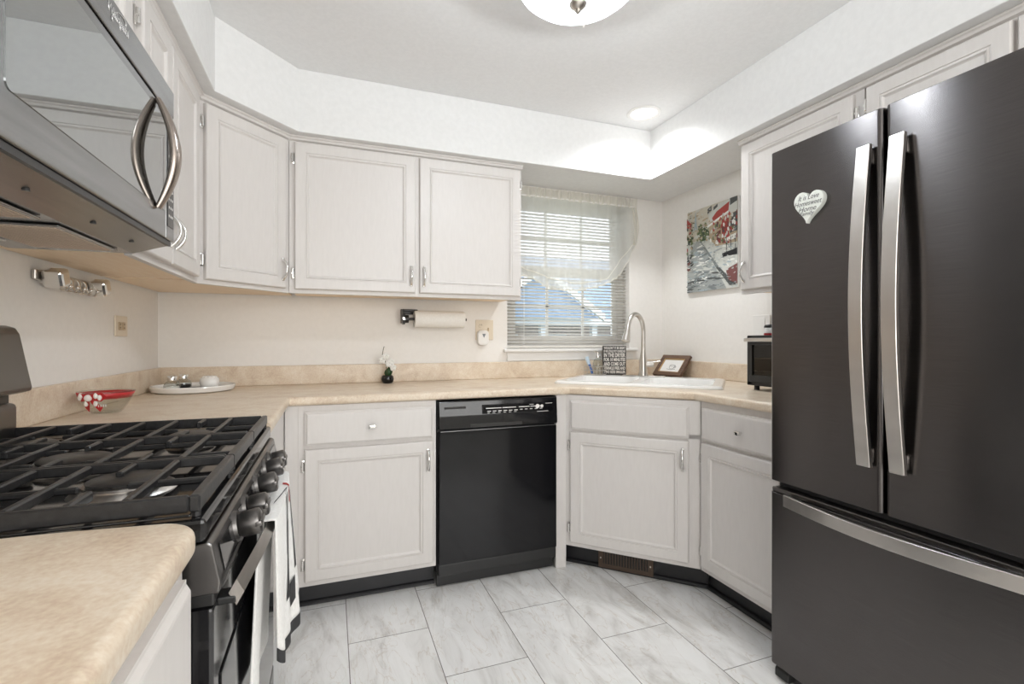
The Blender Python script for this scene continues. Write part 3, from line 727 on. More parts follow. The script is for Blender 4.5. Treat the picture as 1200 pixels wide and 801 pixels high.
# ------------------------------------------------------------------ refrigerator
FX = 2.2; F0, F1, FM = -2.312, -1.579, -1.9445
rf = thing('refrigerator', 'black stainless French-door refrigerator on the right', 'refrigerator', (2.58, FM, 0))
MB().box(2.285, 2.94, F0+.006, F1-.006, .04, 1.775, .004).build('cabinet', M['black'], rf)
def fdoor(name, y0, y1, z0, z1, rnd=.014):
    # gently crowned front, rounded outer edges
    P = []
    n = 16
    for i in range(n+1):
        u = i/n; y = y0+(y1-y0)*u; e = min(u, 1-u)*(y1-y0)
        x = FX+(0 if e > rnd else rnd-math.sqrt(max(0, rnd**2-(rnd-e)**2)))
        P.append((x, y))
    ys = sorted(set([y0+rnd*(1-math.cos(a*math.pi/12)) for a in range(7)]+[y1-rnd*(1-math.cos(a*math.pi/12)) for a in range(7)]))
    P = []
    for y in ys:
        e = min(y-y0, y1-y); P.append((FX+(0 if e >= rnd else rnd-math.sqrt(max(0, rnd**2-(rnd-e)**2))), y))
    P += [(2.28, y1), (2.28, y0)]
    return MB().prism(P, 'z', z0, z1).build(name, M['bstain'], rf, 30, bev=.002)
dl = fdoor('left_door', FM+.003, F1, .676, 1.785)
dr = fdoor('right_door', F0, FM-.003, .676, 1.785)
fz = fdoor('freezer_drawer', F0, F1, .056, .636)
MB().box(2.205, 2.28, F0+.004, F1-.004, .636, .653, .004).build('drawer_top_edge', M['bstain2'], fz)
MB().box(2.235, 2.28, F0+.01, F1-.01, .654, .675).build('gasket', M['rub'], rf)
MB().box(2.24, 2.3, F0+.004, F1-.004, .004, .052, .004).build('toe_grille', M['black'], rf)
MB().prism([(2.215, .008), (2.30, .008), (2.30, .05), (2.23, .05), (2.215, .035)], 'y', F1-.06, F1-.006, .004).build('foot', M['rub'], rf)
def vhandle(y, parent):
    k = MB(); n = 24
    w2 = .0185
    V = []
    for i in range(n+1):
        u = i/n; z = .80+.89*u; x = FX-.022-.034*math.sin(math.pi*u)
        V.append([k.bm.verts.new(q) for q in ((x, y-w2, z), (x, y+w2, z), (x+.013, y+w2, z), (x+.013, y-w2, z))])
    k.bm.faces.new(V[0][::-1]); k.bm.faces.new(V[-1])
    for a, b in zip(V, V[1:]):
        for j in range(4): k.bm.faces.new((a[j], a[(j+1) % 4], b[(j+1) % 4], b[j]))
    bmesh.ops.recalc_face_normals(k.bm, faces=k.bm.faces)
    for z in (.83, 1.66): k.box(FX-.014, FX+.002, y-.012, y+.012, z-.02, z+.02, .002)
    k.build('handle', M['steel'], parent, 30, bev=.002)
vhandle(-1.904, dl); vhandle(-1.99, dr)
k = MB(); n = 24; V = []
for i in range(n+1):
    u = i/n; y = F0+.07+(F1-F0-.14)*u; x = FX-.022-.038*math.sin(math.pi*u)
    V.append([k.bm.verts.new(q) for q in ((x, y, .607), (x, y, .645), (x+.013, y, .645), (x+.013, y, .607))])
k.bm.faces.new(V[0][::-1]); k.bm.faces.new(V[-1])
for a, b_ in zip(V, V[1:]):
    for j in range(4): k.bm.faces.new((a[j], a[(j+1) % 4], b_[(j+1) % 4], b_[j]))
bmesh.ops.recalc_face_normals(k.bm, faces=k.bm.faces)
for y in (F0+.1, F1-.1): k.box(FX-.014, FX+.002, y-.02, y+.02, .614, .638, .002)
k.build('handle', M['steel'], fz, 30, bev=.002)
RW = lambda x, y, z: Matrix.Translation((x, y, z)) @ Matrix.Rotation(R(-90), 4, 'Z') @ FACE
k = MB(); add_text(k, 'Whirlpool', .03, RW(FX-.0003, -2.276, 1.678), fit=(.062*1.0, .018), shear=.2, ext=.0008); k.build('logo', M['silver'], dr)
# heart magnet
hm = thing('magnet', 'white heart-shaped magnet with script lettering on the left refrigerator door', 'magnet', (FX, -1.738, 1.565))
hp = []
for i in range(48):
    t_ = 2*math.pi*i/48; hp.append((16*math.sin(t_)**3/34*.105, (13*math.cos(t_)-5*math.cos(2*t_)-2*math.cos(3*t_)-math.cos(4*t_)+2)/29*.098))
fr = T(FX, -1.733, 1.565, -90) @ Matrix.Rotation(R(6), 4, 'Y')
MB(fr).prism(hp, 'y', -.017, -.0005, .002).build('heart', M['heart'], hm, 40)
k = MB()
for s_, z, wd in (('It is Love', .030, .07), ('Homesweet', .012, .092), ('Home', -.006, .06), ('Family', -.022, .05)):
    add_text(k, s_, .016, fr @ Matrix.Translation((0, -.0172, z)) @ Matrix.Rotation(R(-4), 4, 'Y') @ FACE, fit=(wd, .015), shear=.35, ext=.0004)
k.build('lettering', M['ink'], hm)

# ------------------------------------------------------------------ ceiling lights
cl = thing('ceiling_light', 'round frosted glass bowl ceiling light with nickel finial', 'light', (1.505, -1.50, 2.2)); fr = T(1.505, -1.50, 0)
MB(fr).lathe([(0, CZ-.001), (.075, CZ-.001), (.07, CZ-.02), (.03, CZ-.03), (.012, CZ-.035), (.009, 2.19), (0, 2.19)]).build('canopy', M['nickel'], cl, 40)
MB(fr).lathe([(0, 2.276), (.176, 2.272), (.178, 2.268), (.17, 2.266), (0, 2.266)], n=48).build('added_light_shield', M['soffit'], cl, 40)  # opaque disc added above the bulb to keep its light off the ceiling
MB(fr).lathe([(.010, 2.186), (.06, 2.189), (.115, 2.201), (.155, 2.219), (.180, 2.240), (.190, 2.258), (.187, 2.261)], n=64).build('bowl', M['bowl'], cl, 60, solid=.004)
MB(fr).lathe([(0, 2.152), (.006, 2.154), (.010, 2.160), (.008, 2.165), (.018, 2.169), (.027, 2.178), (.029, 2.184), (.02, 2.188), (0, 2.188)]).build('finial', M['nickel'], cl, 40)
for a in (-4, 116, 236):
    k = MB(fr @ T(0, 0, 0, a+180)); k.tube([(.02, 0, CZ-.04), (.10, 0, 2.37), (.185, 0, 2.30), (.199, 0, 2.262), (.196, 0, 2.240), (.186, 0, 2.232)], .004, 8); k.build('arm', M['nickel'], cl, 60)
rl_ = thing('recessed_light', 'small round recessed ceiling light near the window corner', 'light', (2.42, -.555, CZ)); fr = T(2.42, -.555, CZ)
MB(fr).lathe([(.070, -.001), (.092, -.001), (.092, -.004), (.086, -.008), (.072, -.007), (.070, -.004)], n=48, close=True).build('trim_ring', M['vinyl'], rl_, 40)
MB(fr).lathe([(0, -.012), (.03, -.011), (.06, -.007), (.071, -.002)], n=40).build('lens', M['lens'], rl_, 40)

# ------------------------------------------------------------------ window blind and valance
bl = thing('window_blind', 'cream horizontal mini blind hanging in the window', 'blind', (2.2575, .03, 1.1)); x0, x1 = WX0+.006, WX1-.006
MB().box(x0, x1, .018, .05, 2.05, 2.084, .003).build('headrail', M['blind'], bl)
k = MB(); n = 45
for i in range(n):
    z = 1.128+i*.0206; tl = -R(16)
    for a, bq in ((-1, 0), (0, 1)):
        pass
    c_, s_ = math.cos(tl), math.sin(tl); P = []
    for q in (-.0125, -.006, 0, .006, .0125):
        h = .0018*(1-(q/.0125)**2); P.append((.034+q*c_-h*s_, z+q*s_+h*c_))
    vs_ = [[k.bm.verts.new((x, y, zz)) for y, zz in P] for x in (x0, x1)]
    for j in range(4): k.bm.faces.new((vs_[0][j], vs_[0][j+1], vs_[1][j+1], vs_[1][j]))
k.build('slats', M['slat'], bl, 60, solid=.0006)
MB().box(x0, x1, .024, .046, 1.100, 1.114, .002).build('bottom_rail', M['blind'], bl)
k = MB()
for x in (x0+.1, (x0+x1)/2, x1-.1):
    for y in (.021, .047): k.cyl((x, y, 1.11), (x, y, 2.06), .0008, n=5)
k.build('ladder_cords', M['wplastic'], bl)
MB().cyl((x0+.11, .012, 1.12), (x0+.11, .012, 2.06), .0025, n=8).build('wand', M['wplastic'], bl)
va = thing('valance', 'sheer white swagged valance across the top of the window', 'curtain', (2.29, -.03, 2.06)); vx0, vx1 = 1.80, 2.735
def hem(x):
    u = (x-vx0)/(vx1-vx0)
    if u < .15: return 1.55
    if u < .28: return 1.55-.06*((u-.15)/.13)
    if u < .62: return 1.49-.02*math.sin((u-.28)/.34*math.pi)
    if u < .87: return 1.49+.10*((u-.62)/.25)**1.5
    return 1.59+.22*((u-.87)/.13)
def vy(x, z):
    dd_ = min(1, max(0, (2.03-z)/.5)); return -.030-.010*math.sin(x*38+.6*math.sin(x*7))*(.45+.55*dd_)-.004*math.sin(x*83+1)
k = MB().grid(lambda u, v: Vector((vx0+(vx1-vx0)*u, vy(vx0+(vx1-vx0)*u, 2.045+(hem(vx0+(vx1-vx0)*u)-2.045)*v), 2.045+(hem(vx0+(vx1-vx0)*u)-2.045)*v)), 160, 24)
k.build('sheer_panel', M['sheer'], va, 60)
def ruff(u, v):
    x = vx0-.005+(vx1-vx0+.01)*u; z = 2.045+.062*v-.006*abs(math.sin(x*70)); return Vector((x, -.028-.011*math.sin(x*150+math.sin(x*31)*2)*(.4+abs(v-.35)), z))
MB().grid(ruff, 240, 6).build('header_ruffle', M['lace'], va, 60)
k = MB()
def hemp(u, v):
    x = vx0+(vx1-vx0)*u; z = hem(x)+.006-.014*v-.003*math.sin(x*130); return Vector((x, vy(x, z)-.002, z))
k.grid(hemp, 240, 2)
def swag(u):
    x = vx0+.03+(vx1-vx0-.04)*u; return x, 1.62-.10*math.sin(math.pi*u)**1.2+.22*max(0, u-.75)/.25*.9
def swp(u, v):
    x, z = swag(u); z += .004-.009*v; return Vector((x, vy(x, z)-.003, z))
k.grid(swp, 200, 1)
def side(u, v):
    z = 2.04-.25*u; x = vx1-.004+.016*math.sin(u*math.pi)-.035*v; return Vector((x, -.034-.012*math.sin(v*9+u*3), z))
k.grid(side, 30, 10)
k.build('lace_edging', M['lace'], va, 60)
MB().cyl((vx0, -.024, 2.052), (vx1, -.024, 2.052), .006, n=10).cyl((vx1-.005, -.024, 2.052), (vx1-.005, -.0005, 2.052), .005, n=8).cyl((vx0+.02, -.024, 2.052), (vx0+.02, -.0005, 2.052), .005, n=8).build('curtain_rod', M['wplastic'], va, 40)

# ------------------------------------------------------------------ picture on the right wall
pw, pz0, pz1, py0 = .415, 1.452, 1.968, -.279
cv = thing('canvas_picture', 'street scene canvas with red awnings on the right wall', 'picture', (XR, py0-pw/2, (pz0+pz1)/2))
fr = T(XR, py0, pz0, -90); ph = pz1-pz0
MB(fr).box(0, pw, -.018, -.001, 0, ph, .002).build('canvas', M['paper'], cv)
def pm(n, c): return mat('picture '+n, c, .75)
PC = dict(sky=pm('cream', (.58, .54, .45)), pale=pm('pale stone', (.58, .59, .55)), grey=pm('mid grey', (.34, .36, .35)), dark=pm('charcoal', (.085, .09, .088)), slate=pm('slate', (.2, .22, .22)),
          red=pm('red', (.36, .06, .05)), maroon=pm('maroon', (.17, .06, .055)), green=pm('green', (.16, .2, .09)), deep=pm('deep green', (.06, .09, .05)), ochre=pm('ochre', (.44, .35, .24)), blue=pm('blue grey', (.36, .43, .46)), black=pm('black', (.015, .015, .016)), white=pm('white', (.8, .8, .76)))
pk = list(PC); k = MB(fr); lay = [0]
def patch(col, pts):
    lay[0] += 1; k.mi = pk.index(col); y = -.0184-.000012*lay[0]
    k.face([(max(0, min(1, u))*pw, y, max(0, min(1, v))*ph) for u, v in pts])
def dab(col, u, v, a, bq, rot=0):
    c_, s_ = math.cos(rot), math.sin(rot); patch(col, [(u+(x*c_-y*s_), v+(x*s_+y*c_)*.8) for x, y in ((-a, -bq*.4), (-a*.4, -bq), (a*.6, -bq*.8), (a, 0), (a*.5, bq), (-a*.6, bq*.8))])
patch('sky', [(0, .55), (1, .55), (1, 1), (0, 1)]); patch('pale', [(0, 0), (1, 0), (1, .62), (0, .62)])
for i in range(60): dab(random.choice(['sky', 'sky', 'ochre', 'pale']), random.uniform(0, .6), random.uniform(.62, 1), .07, .015, random.uniform(-.3, .3))
patch('grey', [(0, 0), (.8, 0), (.3, .6), (.2, .62), (0, .45)])
for i in range(90):
    v = random.uniform(0, .55); u = random.uniform(0, .75-.75*v); dab(random.choice(['pale', 'white', 'grey', 'slate', 'blue']), u, v, random.uniform(.04, .11), .012, random.uniform(-.15, .15))
for i in range(26): dab(random.choice(['slate', 'dark', 'grey']), random.uniform(0, .7), random.uniform(0, .2), random.uniform(.05, .13), .014, random.uniform(-.15, .15))
patch('pale', [(.3, .6), (1, .5), (1, .12), (.78, .1)])
for i in range(50):
    v = random.uniform(.12, .5); dab(random.choice(['white', 'pale', 'blue', 'grey']), random.uniform(.85-.95*v, 1), v, random.uniform(.03, .08), .012, random.uniform(-.3, .1))
patch('slate', [(.27, .62), (.31, .60), (.66, .26), (.60, .26)]); patch('dark', [(.60, .26), (.66, .26), (.98, .03), (.86, .03)])
patch('deep', [(.22, .74), (.34, .78), (.48, .70), (.5, .6), (.3, .6), (.24, .66)])
for i in range(50): dab(random.choice(['green', 'deep', 'green', 'ochre', 'pale']), random.uniform(.22, .5), random.uniform(.6, .8), .025, .016, random.uniform(0, 3))
patch('ochre', [(.46, .82), (1, .97), (1, .5), (.62, .5), (.48, .6)])
patch('pale', [(.45, .9), (.6, .98), (1, 1), (1, .84), (.5, .8)])
patch('red', [(.72, .8), (.85, .84), (.85, .5), (.72, .52)]); patch('maroon', [(.62, .66), (.7, .68), (.7, .52), (.62, .55)]); patch('dark', [(.9, .82), (1, .84), (1, .62), (.9, .62)])
patch('red', [(.53, .84), (.62, .90), (.86, .97), (.84, .86), (.56, .79)]); patch('white', [(.42, .76), (.56, .80), (.84, .87), (.84, .85), (.56, .77), (.44, .74)])
for u in (.44, .56): patch('dark', [(u, .90+.2*(u-.44)), (u+.08, .93+.2*(u-.44)), (u+.08, .99), (u, .96)])
patch('dark', [(.87, .92), (1, .95), (1, 1), (.87, 1)])
for i in range(70): dab(random.choice(['ochre', 'pale', 'red', 'maroon', 'green', 'dark', 'white', 'red']), random.uniform(.5, 1), random.uniform(.5, .84), .018, .03, random.uniform(-.4, .4))
patch('white', [(.78, .56), (.98, .6), (.98, .54), (.8, .52)])
for u in (.80, .88, .96): patch('dark', [(u, .57), (u+.012, .57), (u+.02, .38), (u+.005, .38)])
patch('black', [(.72, .40), (1, .43), (1, .36), (.74, .36)]); patch('maroon', [(.84, .22), (1, .26), (1, .04), (.86, .08)]); patch('maroon', [(.80, .20), (1, .22), (1, .08), (.84, .10)])
patch('blue', [(.185, .97), (.195, .97), (.215, .82), (.235, .74), (.21, .76), (.19, .80), (.17, .76), (.145, .74), (.165, .82)])
patch('red', [(0, .93), (.05, .88), (.11, .84), (.1, .80), (0, .80)])
for i in range(26): dab(random.choice(['deep', 'green', 'dark', 'ochre', 'red']), random.uniform(0, .13), random.uniform(.42, .8), .02, .03, random.uniform(0, 3))
for i in range(12): dab(random.choice(['maroon', 'dark', 'black']), random.uniform(0, .12), random.uniform(.28, .4), .04, .012, .3)
for i in range(420):
    u, v = random.random(), random.random(); r_ = random.random()
    if v < .16: c_ = ('dark', 'slate', 'grey', 'slate', 'blue')[int(r_*5)]
    elif u < .16 and v > .4: c_ = ('green', 'deep', 'grey', 'slate', 'pale')[int(r_*5)]
    elif u+v*.9 < 1.02 and v < .6: c_ = ('grey', 'pale', 'pale', 'blue', 'slate', 'white')[int(r_*6)]
    elif v < .5: c_ = ('pale', 'white', 'pale', 'grey', 'blue')[int(r_*5)]
    elif u > .55 and v < .8: c_ = ('ochre', 'maroon', 'pale', 'red', 'grey', 'dark')[int(r_*6)]
    elif u < .5: c_ = ('sky', 'sky', 'pale', 'ochre')[int(r_*4)]
    else: continue
    dab(c_, u, v, random.uniform(.008, .03), random.uniform(.003, .008), random.uniform(-.5, .5))
k.build('painting', [PC[q] for q in pk], cv)

# ------------------------------------------------------------------ wall fittings
po = thing('wall_outlet', 'ivory outlet and switch plate on the back wall beside the window', 'outlet', (1.665, 0, 1.21))
MB().box(1.610, 1.722, -.006, -.0005, 1.150, 1.272, .003).build('plate', M['ivory'], po)
k = MB(T(1.643, -.006, 1.240) @ FACE).lathe([(0, .002), (.016, .002), (.0165, 0)], n=20); ro = k.build('receptacle', M['ivory'], po, 40)
MB().box(1.637, 1.639, -.0088, -.0075, 1.237, 1.246).box(1.647, 1.649, -.0088, -.0075, 1.237, 1.246).build('slots', M['dark'], ro)
MB().box(1.686, 1.694, -.014, -.006, 1.205, 1.225, .002).build('toggle', M['tan'], po)
af = thing('air_freshener', 'white plug-in air freshener in the back wall outlet', 'air freshener', (1.648, -.03, 1.17))
MB().prism(rrect(1.615, 1.681, 1.118, 1.208, .022), 'y', -.045, -.0068, .004).build('shell', M['wplastic'], af, 50)
MB().prism([(1.640, 1.187), (1.662, 1.187), (1.651, 1.163)], 'y', -.0464, -.045).build('fan_grille', M['greyprint'], af)
lo = thing('wall_outlet', 'ivory outlet plate on the left wall below the hook rail', 'outlet', (0, -.455, 1.206))
MB().box(.0005, .006, -.515, -.395, 1.165, 1.247, .003).build('plate', M['ivory'], lo)
k = MB()
for y in (-.475, -.436):
    k.box(.006, .0085, y-.014, y+.014, 1.19, 1.222, .003)
ro = k.build('receptacles', M['tan'], lo)
k = MB()
for y in (-.475, -.436):
    for z in (1.199, 1.213): k.box(.0085, .0092, y-.006, y+.006, z-.0012, z+.0012)
k.build('slots', M['dark'], ro)
ro_ = thing('wall_outlet', 'white outlet plate on the right wall behind the toaster oven', 'outlet', (XR, -.84, 1.22))
MB().box(XR-.006, XR-.0005, -.90, -.785, 1.165, 1.285, .003).build('plate', M['wplastic'], ro_)
MB().box(XR-.0085, XR-.006, -.868, -.835, 1.175, 1.27, .003).build('receptacle', M['wplastic'], ro_)

# hook rail under the left cabinet
hk = thing('hook_rail', 'chrome hook rail with square knobs on the left wall under the cabinet', 'hook rail', (0, -.86, 1.33))
MB().box(.0005, .012, -1.075, -.72, 1.322, 1.352, .003).build('back_rail', M['nickel'], hk)
for y, n_ in ((-1.03, 0), (-.742, 1)):
    k = MB(); m_ = Matrix.Translation((.042, y, 1.332)) @ Matrix.Rotation(R(20), 4, 'X')
    k.box(-.028, .022, -.026, .026, -.026, .026, .009, 2, m=m_); k.box(-.04, -.028, -.014, .014, -.014, .014, .002, 1, m=m_)
    k.build('end_block', M['chrome'], hk)
for i in range(5):
    y = -.975+i*.046; k = MB()
    k.tube([(.012, y, 1.345), (.018, y, 1.338), (.02, y, 1.315), (.028, y, 1.300), (.042, y, 1.300), (.05, y, 1.312)], .0035, 8); k.sphere((.05, y, 1.314), .006, n=10)
    k.build('hook', M['chrome'], hk, 60)

# paper towel holder
pt = thing('paper_towel_holder', 'black wall-mounted holder carrying a white paper towel roll', 'paper towel holder', (1.34, -.07, 1.26)); ryy, rz_ = -.072, 1.268
k = MB(); k.box(1.165, 1.172, -.10, -.002, 1.245, 1.322, .003); k.box(1.165, 1.262, -.012, -.001, 1.296, 1.326, .003); k.box(1.166, 1.178, -.104, -.05, 1.236, 1.30, .005); k.cyl((1.172, ryy, rz_), (1.20, ryy, rz_), .022)
k.box(1.165, 1.24, -.085, -.05, 1.312, 1.322, .003)
k.build('bracket', M['black'], pt, 40)
MB().cyl((1.20, ryy, rz_), (1.535, ryy, rz_), .008).build('rod', M['black'], pt, 40)
MB().cyl((1.17, -.1042, 1.27), (1.17, -.1055, 1.27), .006, n=12).box(1.1665, 1.1775, -.1055, -.103, 1.262, 1.267).build('screw', M['chrome'], pt)
pr = MB(T(1.232, ryy, rz_) @ Matrix.Rotation(R(90), 4, 'Y')).lathe([(.018, 0), (.0465, 0), (.0475, .003), (.0475, .283), (.0465, .286), (.018, .286)], n=40, close=True)
tag(pr.build('paper_towel_roll', M['towelp'], None, 40, loc=(1.375, ryy, rz_)), 'white paper towel roll on the black wall holder', 'paper towels')

# ------------------------------------------------------------------ countertop items
ctz = .9145
# orchid
oc = thing('potted_orchid', 'small white orchid in a round black pot on the worktop', 'plant', (1.083, -.10, ctz)); fr = T(1.083, -.10, ctz)
MB(fr).lathe([(0, 0), (.022, 0), (.03, .006), (.034, .022), (.031, .038), (.025, .043), (.022, .040), (.0, .038)]).build('pot', M['gloss'], oc, 40)
k = MB(fr).tube([(0, 0, .038), (-.006, 0, .08), (-.012, -.004, .12), (-.028, -.004, .155), (-.022, -.004, .19), (-.018, -.002, .2)], .0018, 6); k.build('stem', M['stem'], oc)
def leaf(mb, c, u, w_, n=8, curl=.2):
    u = Vector(u); c = Vector(c); sd = u.cross(Vector((0, 1, .2))).normalized()*w_; nn = u.cross(sd).normalized()
    L_ = [c+u*(i/n)+sd*math.sin(math.pi*min(1, .06+i/n*.94))**.8-nn*curl*u.length*(i/n)**2 for i in range(n+1)]; Rr = [c+u*(i/n)-sd*math.sin(math.pi*min(1, .06+i/n*.94))**.8-nn*curl*u.length*(i/n)**2 for i in range(n+1)]
    a = [mb.bm.verts.new(p) for p in L_]; b_ = [mb.bm.verts.new(p) for p in Rr]
    for i in range(n): mb.bm.faces.new((a[i], a[i+1], b_[i+1], b_[i]))
for u in ((.012, -.004, .06), (-.008, .006, .045)):
    k = MB(fr); leaf(k, (.004, 0, .034), u, .017); k.build('leaf', M['leaf'], oc, 60, solid=.0012)
for c in ((-.030, -.012, .125), (.004, -.014, .105), (.028, -.012, .085), (-.012, -.014, .145), (.018, -.01, .115)):
    k = MB(fr)
    for a in range(5):
        d = Vector((math.cos(R(72*a+18)), -.15, math.sin(R(72*a+18))))*.02; leaf(k, c, d, .010, 5, .1)
    k.sphere((c[0], c[1]-.003, c[2]), .004, n=8); k.build('flower', M['petal'], oc, 60, solid=.0008)
# tray and what stands on it
tx, ty = .198, -.205
tr = MB(T(tx, ty, ctz)).lathe([(0, 0), (.150, 0), (.162, .006), (.168, .024), (.166, .029), (.160, .028), (.155, .014), (0, .010)], n=64)
tag(tr.build('round_tray', M['white'], None, 40, loc=(tx, ty, ctz)), 'round white tray in the left back corner of the worktop', 'tray')
MBm = MB(T(tx+.03, ty+.02, ctz+.0105)).lathe([(0, 0), (.10, 0), (.10, .002), (0, .002)], n=48)
tag(MBm.build('trivet', M['greyprint'], None, loc=(tx+.03, ty+.02, ctz+.011)), 'thin grey round mat lying inside the white tray', 'mat')
def shaker(x, y, fill, label):
    t = thing('shaker', label, 'shaker', (x, y, ctz+.013), 0, 'glass shakers on the round tray'); fr = T(x, y, ctz+.013)
    MB(fr).lathe([(0, 0), (.026, 0), (.031, .006), (.032, .02), (.026, .034), (.018, .041), (.018, .045)], n=28).build('glass_jar', M['tglass'], t, 40, solid=.001)
    MB(fr).lathe([(0, .002), (.024, .002), (.029, .008), (.028, .018), (0, .019)], n=24).build('contents', fill, t, 40)
    MB(fr).lathe([(.019, .043), (.020, .043), (.021, .056), (.017, .063), (0, .065)], n=24).build('lid', M['chrome'], t, 40)
shaker(.130, -.275, M['white'], 'glass salt shaker with chrome lid, left one on the white tray')
shaker(.150, -.175, M['dark'], 'glass pepper shaker with dark contents, behind the salt on the tray')
gj = thing('ceramic_jar', 'rounded white ceramic jar at the right of the tray', 'jar', (.262, -.21, ctz+.013)); fr = T(.262, -.21, ctz+.013)
k = MB(fr); n = 28
k.lathe([(0, 0), (.028, 0), (.036, .008), (.041, .026), (.038, .044), (.026, .052), (0, .054)], n=n)
k.build('jar_body', M['white'], gj, 50)
k = MB(fr)
for i in range(9): a = 2*math.pi*i/9; k.sphere((.022*math.cos(a), .022*math.sin(a), .049), .010, (1, 1, .7), 10)
k.build('ruffled_lid', M['white'], gj, 60)
# red ribbon bowl
gb = thing('glass_bowl', 'small clear glass bowl with painted red ribbon and bow near the range', 'bowl', (.108, -.885, ctz+.003)); fr = T(.108, -.885, ctz+.003, 0)
MB(fr).lathe([(0, .003), (.038, .0), (.042, .004), (.058, .03), (.072, .062), (.075, .068)], n=48).build('glass', M['tglass'], gb, 60, solid=.003)
MB(fr).lathe([(.0655, .046), (.0745, .064)], n=48).build('ribbon_band', M['red'], gb, 60, solid=.0008)
k = MB(fr); d0 = R(-108)
def onb(a, z):
    r_ = .043+.0305*(z/.062)+.0035; return Vector((r_*math.cos(d0+a), r_*math.sin(d0+a), z))
def bowp(pts): k.face([onb(a, z) for a, z in pts])
for sgn in (-1, 1):
    bowp([(0, .050), (sgn*.2, .066), (sgn*.5, .069), (sgn*.66, .054), (sgn*.46, .040), (sgn*.18, .044)])
    bowp([(0, .048), (sgn*.14, .044), (sgn*.5, .020), (sgn*.34, .006), (sgn*.05, .034)])
k.build('bow', M['red'], gb, solid=.0015)
k = MB(fr); k.sphere(onb(0, .052)*1.01, .011, (1, 1, 1), 10)
for sgn in (-1, 1):
    for a_, z_ in ((.3, .058), (.42, .052), (.22, .033)): k.sphere(onb(sgn*a_, z_)*1.02, .006, (1, 1, 1.6), 8)
for i in range(4): k.box(*[c for q in zip(onb(.32+.1*i, .026)-Vector((.001, .001, .004)), onb(.32+.1*i, .026)+Vector((.001, .001, .004))) for c in q])
k.build('white_bow_knot', M['white'], gb, 40)

# soap caddy, soap bottle, brush
def pxy(dx): return dx
ca = thing('wire_caddy', 'small wire caddy beside the black lettered sign', 'caddy', (2.348, -.149, .931), -45); fr = WM[ca.name]
k = MB(fr); hx, hy = .06, .038
for z in (.004, .03, .055): k.tube([(-hx, -hy, z), (hx, -hy, z), (hx, hy, z), (-hx, hy, z), (-hx, -hy, z)], .0016, 6)
for i in range(7):
    x = -hx+2*hx*i/6
    for y in (-hy, hy): k.cyl((x, y, .004), (x, y, .056), .0012, n=6)
    k.cyl((x, -hy, .004), (x, hy, .004), .0012, n=6)
k.build('wire_basket', M['steel'], ca, 50)
sb = thing('soap_dispenser', 'clear glass soap dispenser with chrome pump in the wire caddy', 'soap dispenser', (2.362, -.158, .9365)); fr = T(2.362, -.158, .9368)
MB(fr).lathe([(0, 0), (.030, 0), (.032, .004), (.031, .07), (.024, .09), (.012, .098), (.012, .106)], n=28).build('bottle', M['tglass'], sb, 40, solid=.0015)
k = MB(fr).lathe([(0, .104), (.015, .104), (.015, .116), (.006, .118), (.005, .14), (0, .14)], n=18); k.tube([(.006, 0, .138), (-.02, -.005, .142), (-.034, -.008, .136)], .004, 8); k.build('pump', M['chrome'], sb, 40)
br_ = thing('dish_brush', 'blue and white dish brush leaning in the wire caddy', 'brush', (2.32, -.125, .9365)); fr = T(2.322, -.125, .9368, -20)
MB(fr).tube([(.018, 0, .002), (.004, 0, .045), (-.012, 0, .09)], [.006, .006, .008], 10, flat=(1.2, .7)).build('brush_handle', M['blue'], br_, 40)
MB(fr).tube([(-.006, -.008, .060), (-.020, -.008, .108)], [.010, .012], 10).build('brush_head', M['pale blue'], br_, 40)
# lettered sign
sg = thing('box_sign', 'black box sign with white dryer joke lettering behind the sink', 'sign', (2.517, -.10, ctz), -24); fr = WM[sg.name]
MB(fr).box(-.074, .074, -.018, .018, 0, .198, .002).build('block', M['signb'], sg)
k = MB(fr); z = .193
for s_, h in (("WOULDN'T IT BE GREAT", .017), ('IF WE COULD PUT OURSELVES', .015), ('IN THE DRYER', .026), ('FOR 10 MINUTES', .022), ('AND COME OUT', .024), ('WRINKLE FREE AND', .020), ('TWO SIZES SMALLER', .018)):
    add_text(k, s_, .02, Matrix.Translation((0, -.0182, z-h/2)) @ FACE, fit=(.136, h), ext=.0004, bold=.0006); z -= h+.0050
k.build('lettering', M['signw'], sg)
# framed drawing leaning in the corner
pf = thing('picture_frame', 'dark wood picture frame with a cup sketch leaning behind the sink', 'picture frame', (2.822, -.235, ctz), -80)
fr = WM[pf.name] @ Matrix.Translation((0, 0, .003)) @ Matrix.Rotation(R(-40), 4, 'X'); fw_, fh_ = .112, .165
k = MB(fr)
for a in ((-fw_, fw_, 0, .028), (-fw_, fw_, fh_-.028, fh_), (-fw_, -fw_+.028, .028, fh_-.028), (fw_-.028, fw_, .028, fh_-.028)): k.box(a[0], a[1], -.012, .008, a[2], a[3], .0015)
k.build('frame', M['wood'], pf)
k = MB(fr)
for a in ((-fw_+.027, fw_-.027, .027, .033), (-fw_+.027, fw_-.027, fh_-.033, fh_-.027), (-fw_+.027, -fw_+.033, .033, fh_-.033), (fw_-.033, fw_-.027, .033, fh_-.033)): k.box(a[0], a[1], -.009, .004, a[2], a[3], .001)
k.build('fillet', M['gold'], pf)
MB(fr).box(-fw_+.03, fw_-.03, -.002, .003, .03, fh_-.03).build('mat_paper', M['paper'], pf)
k = MB(fr @ Matrix.Translation((.005, -.0026, .07)))
k.tube([(.022*math.cos(R(a)), 0, .014+.006*math.sin(R(a))) for a in range(0, 361, 20)], .001, 5)
k.tube([(-.022, 0, .014), (-.018, 0, -.004), (-.008, 0, -.012), (.008, 0, -.012), (.018, 0, -.004), (.022, 0, .014)], .001, 5)
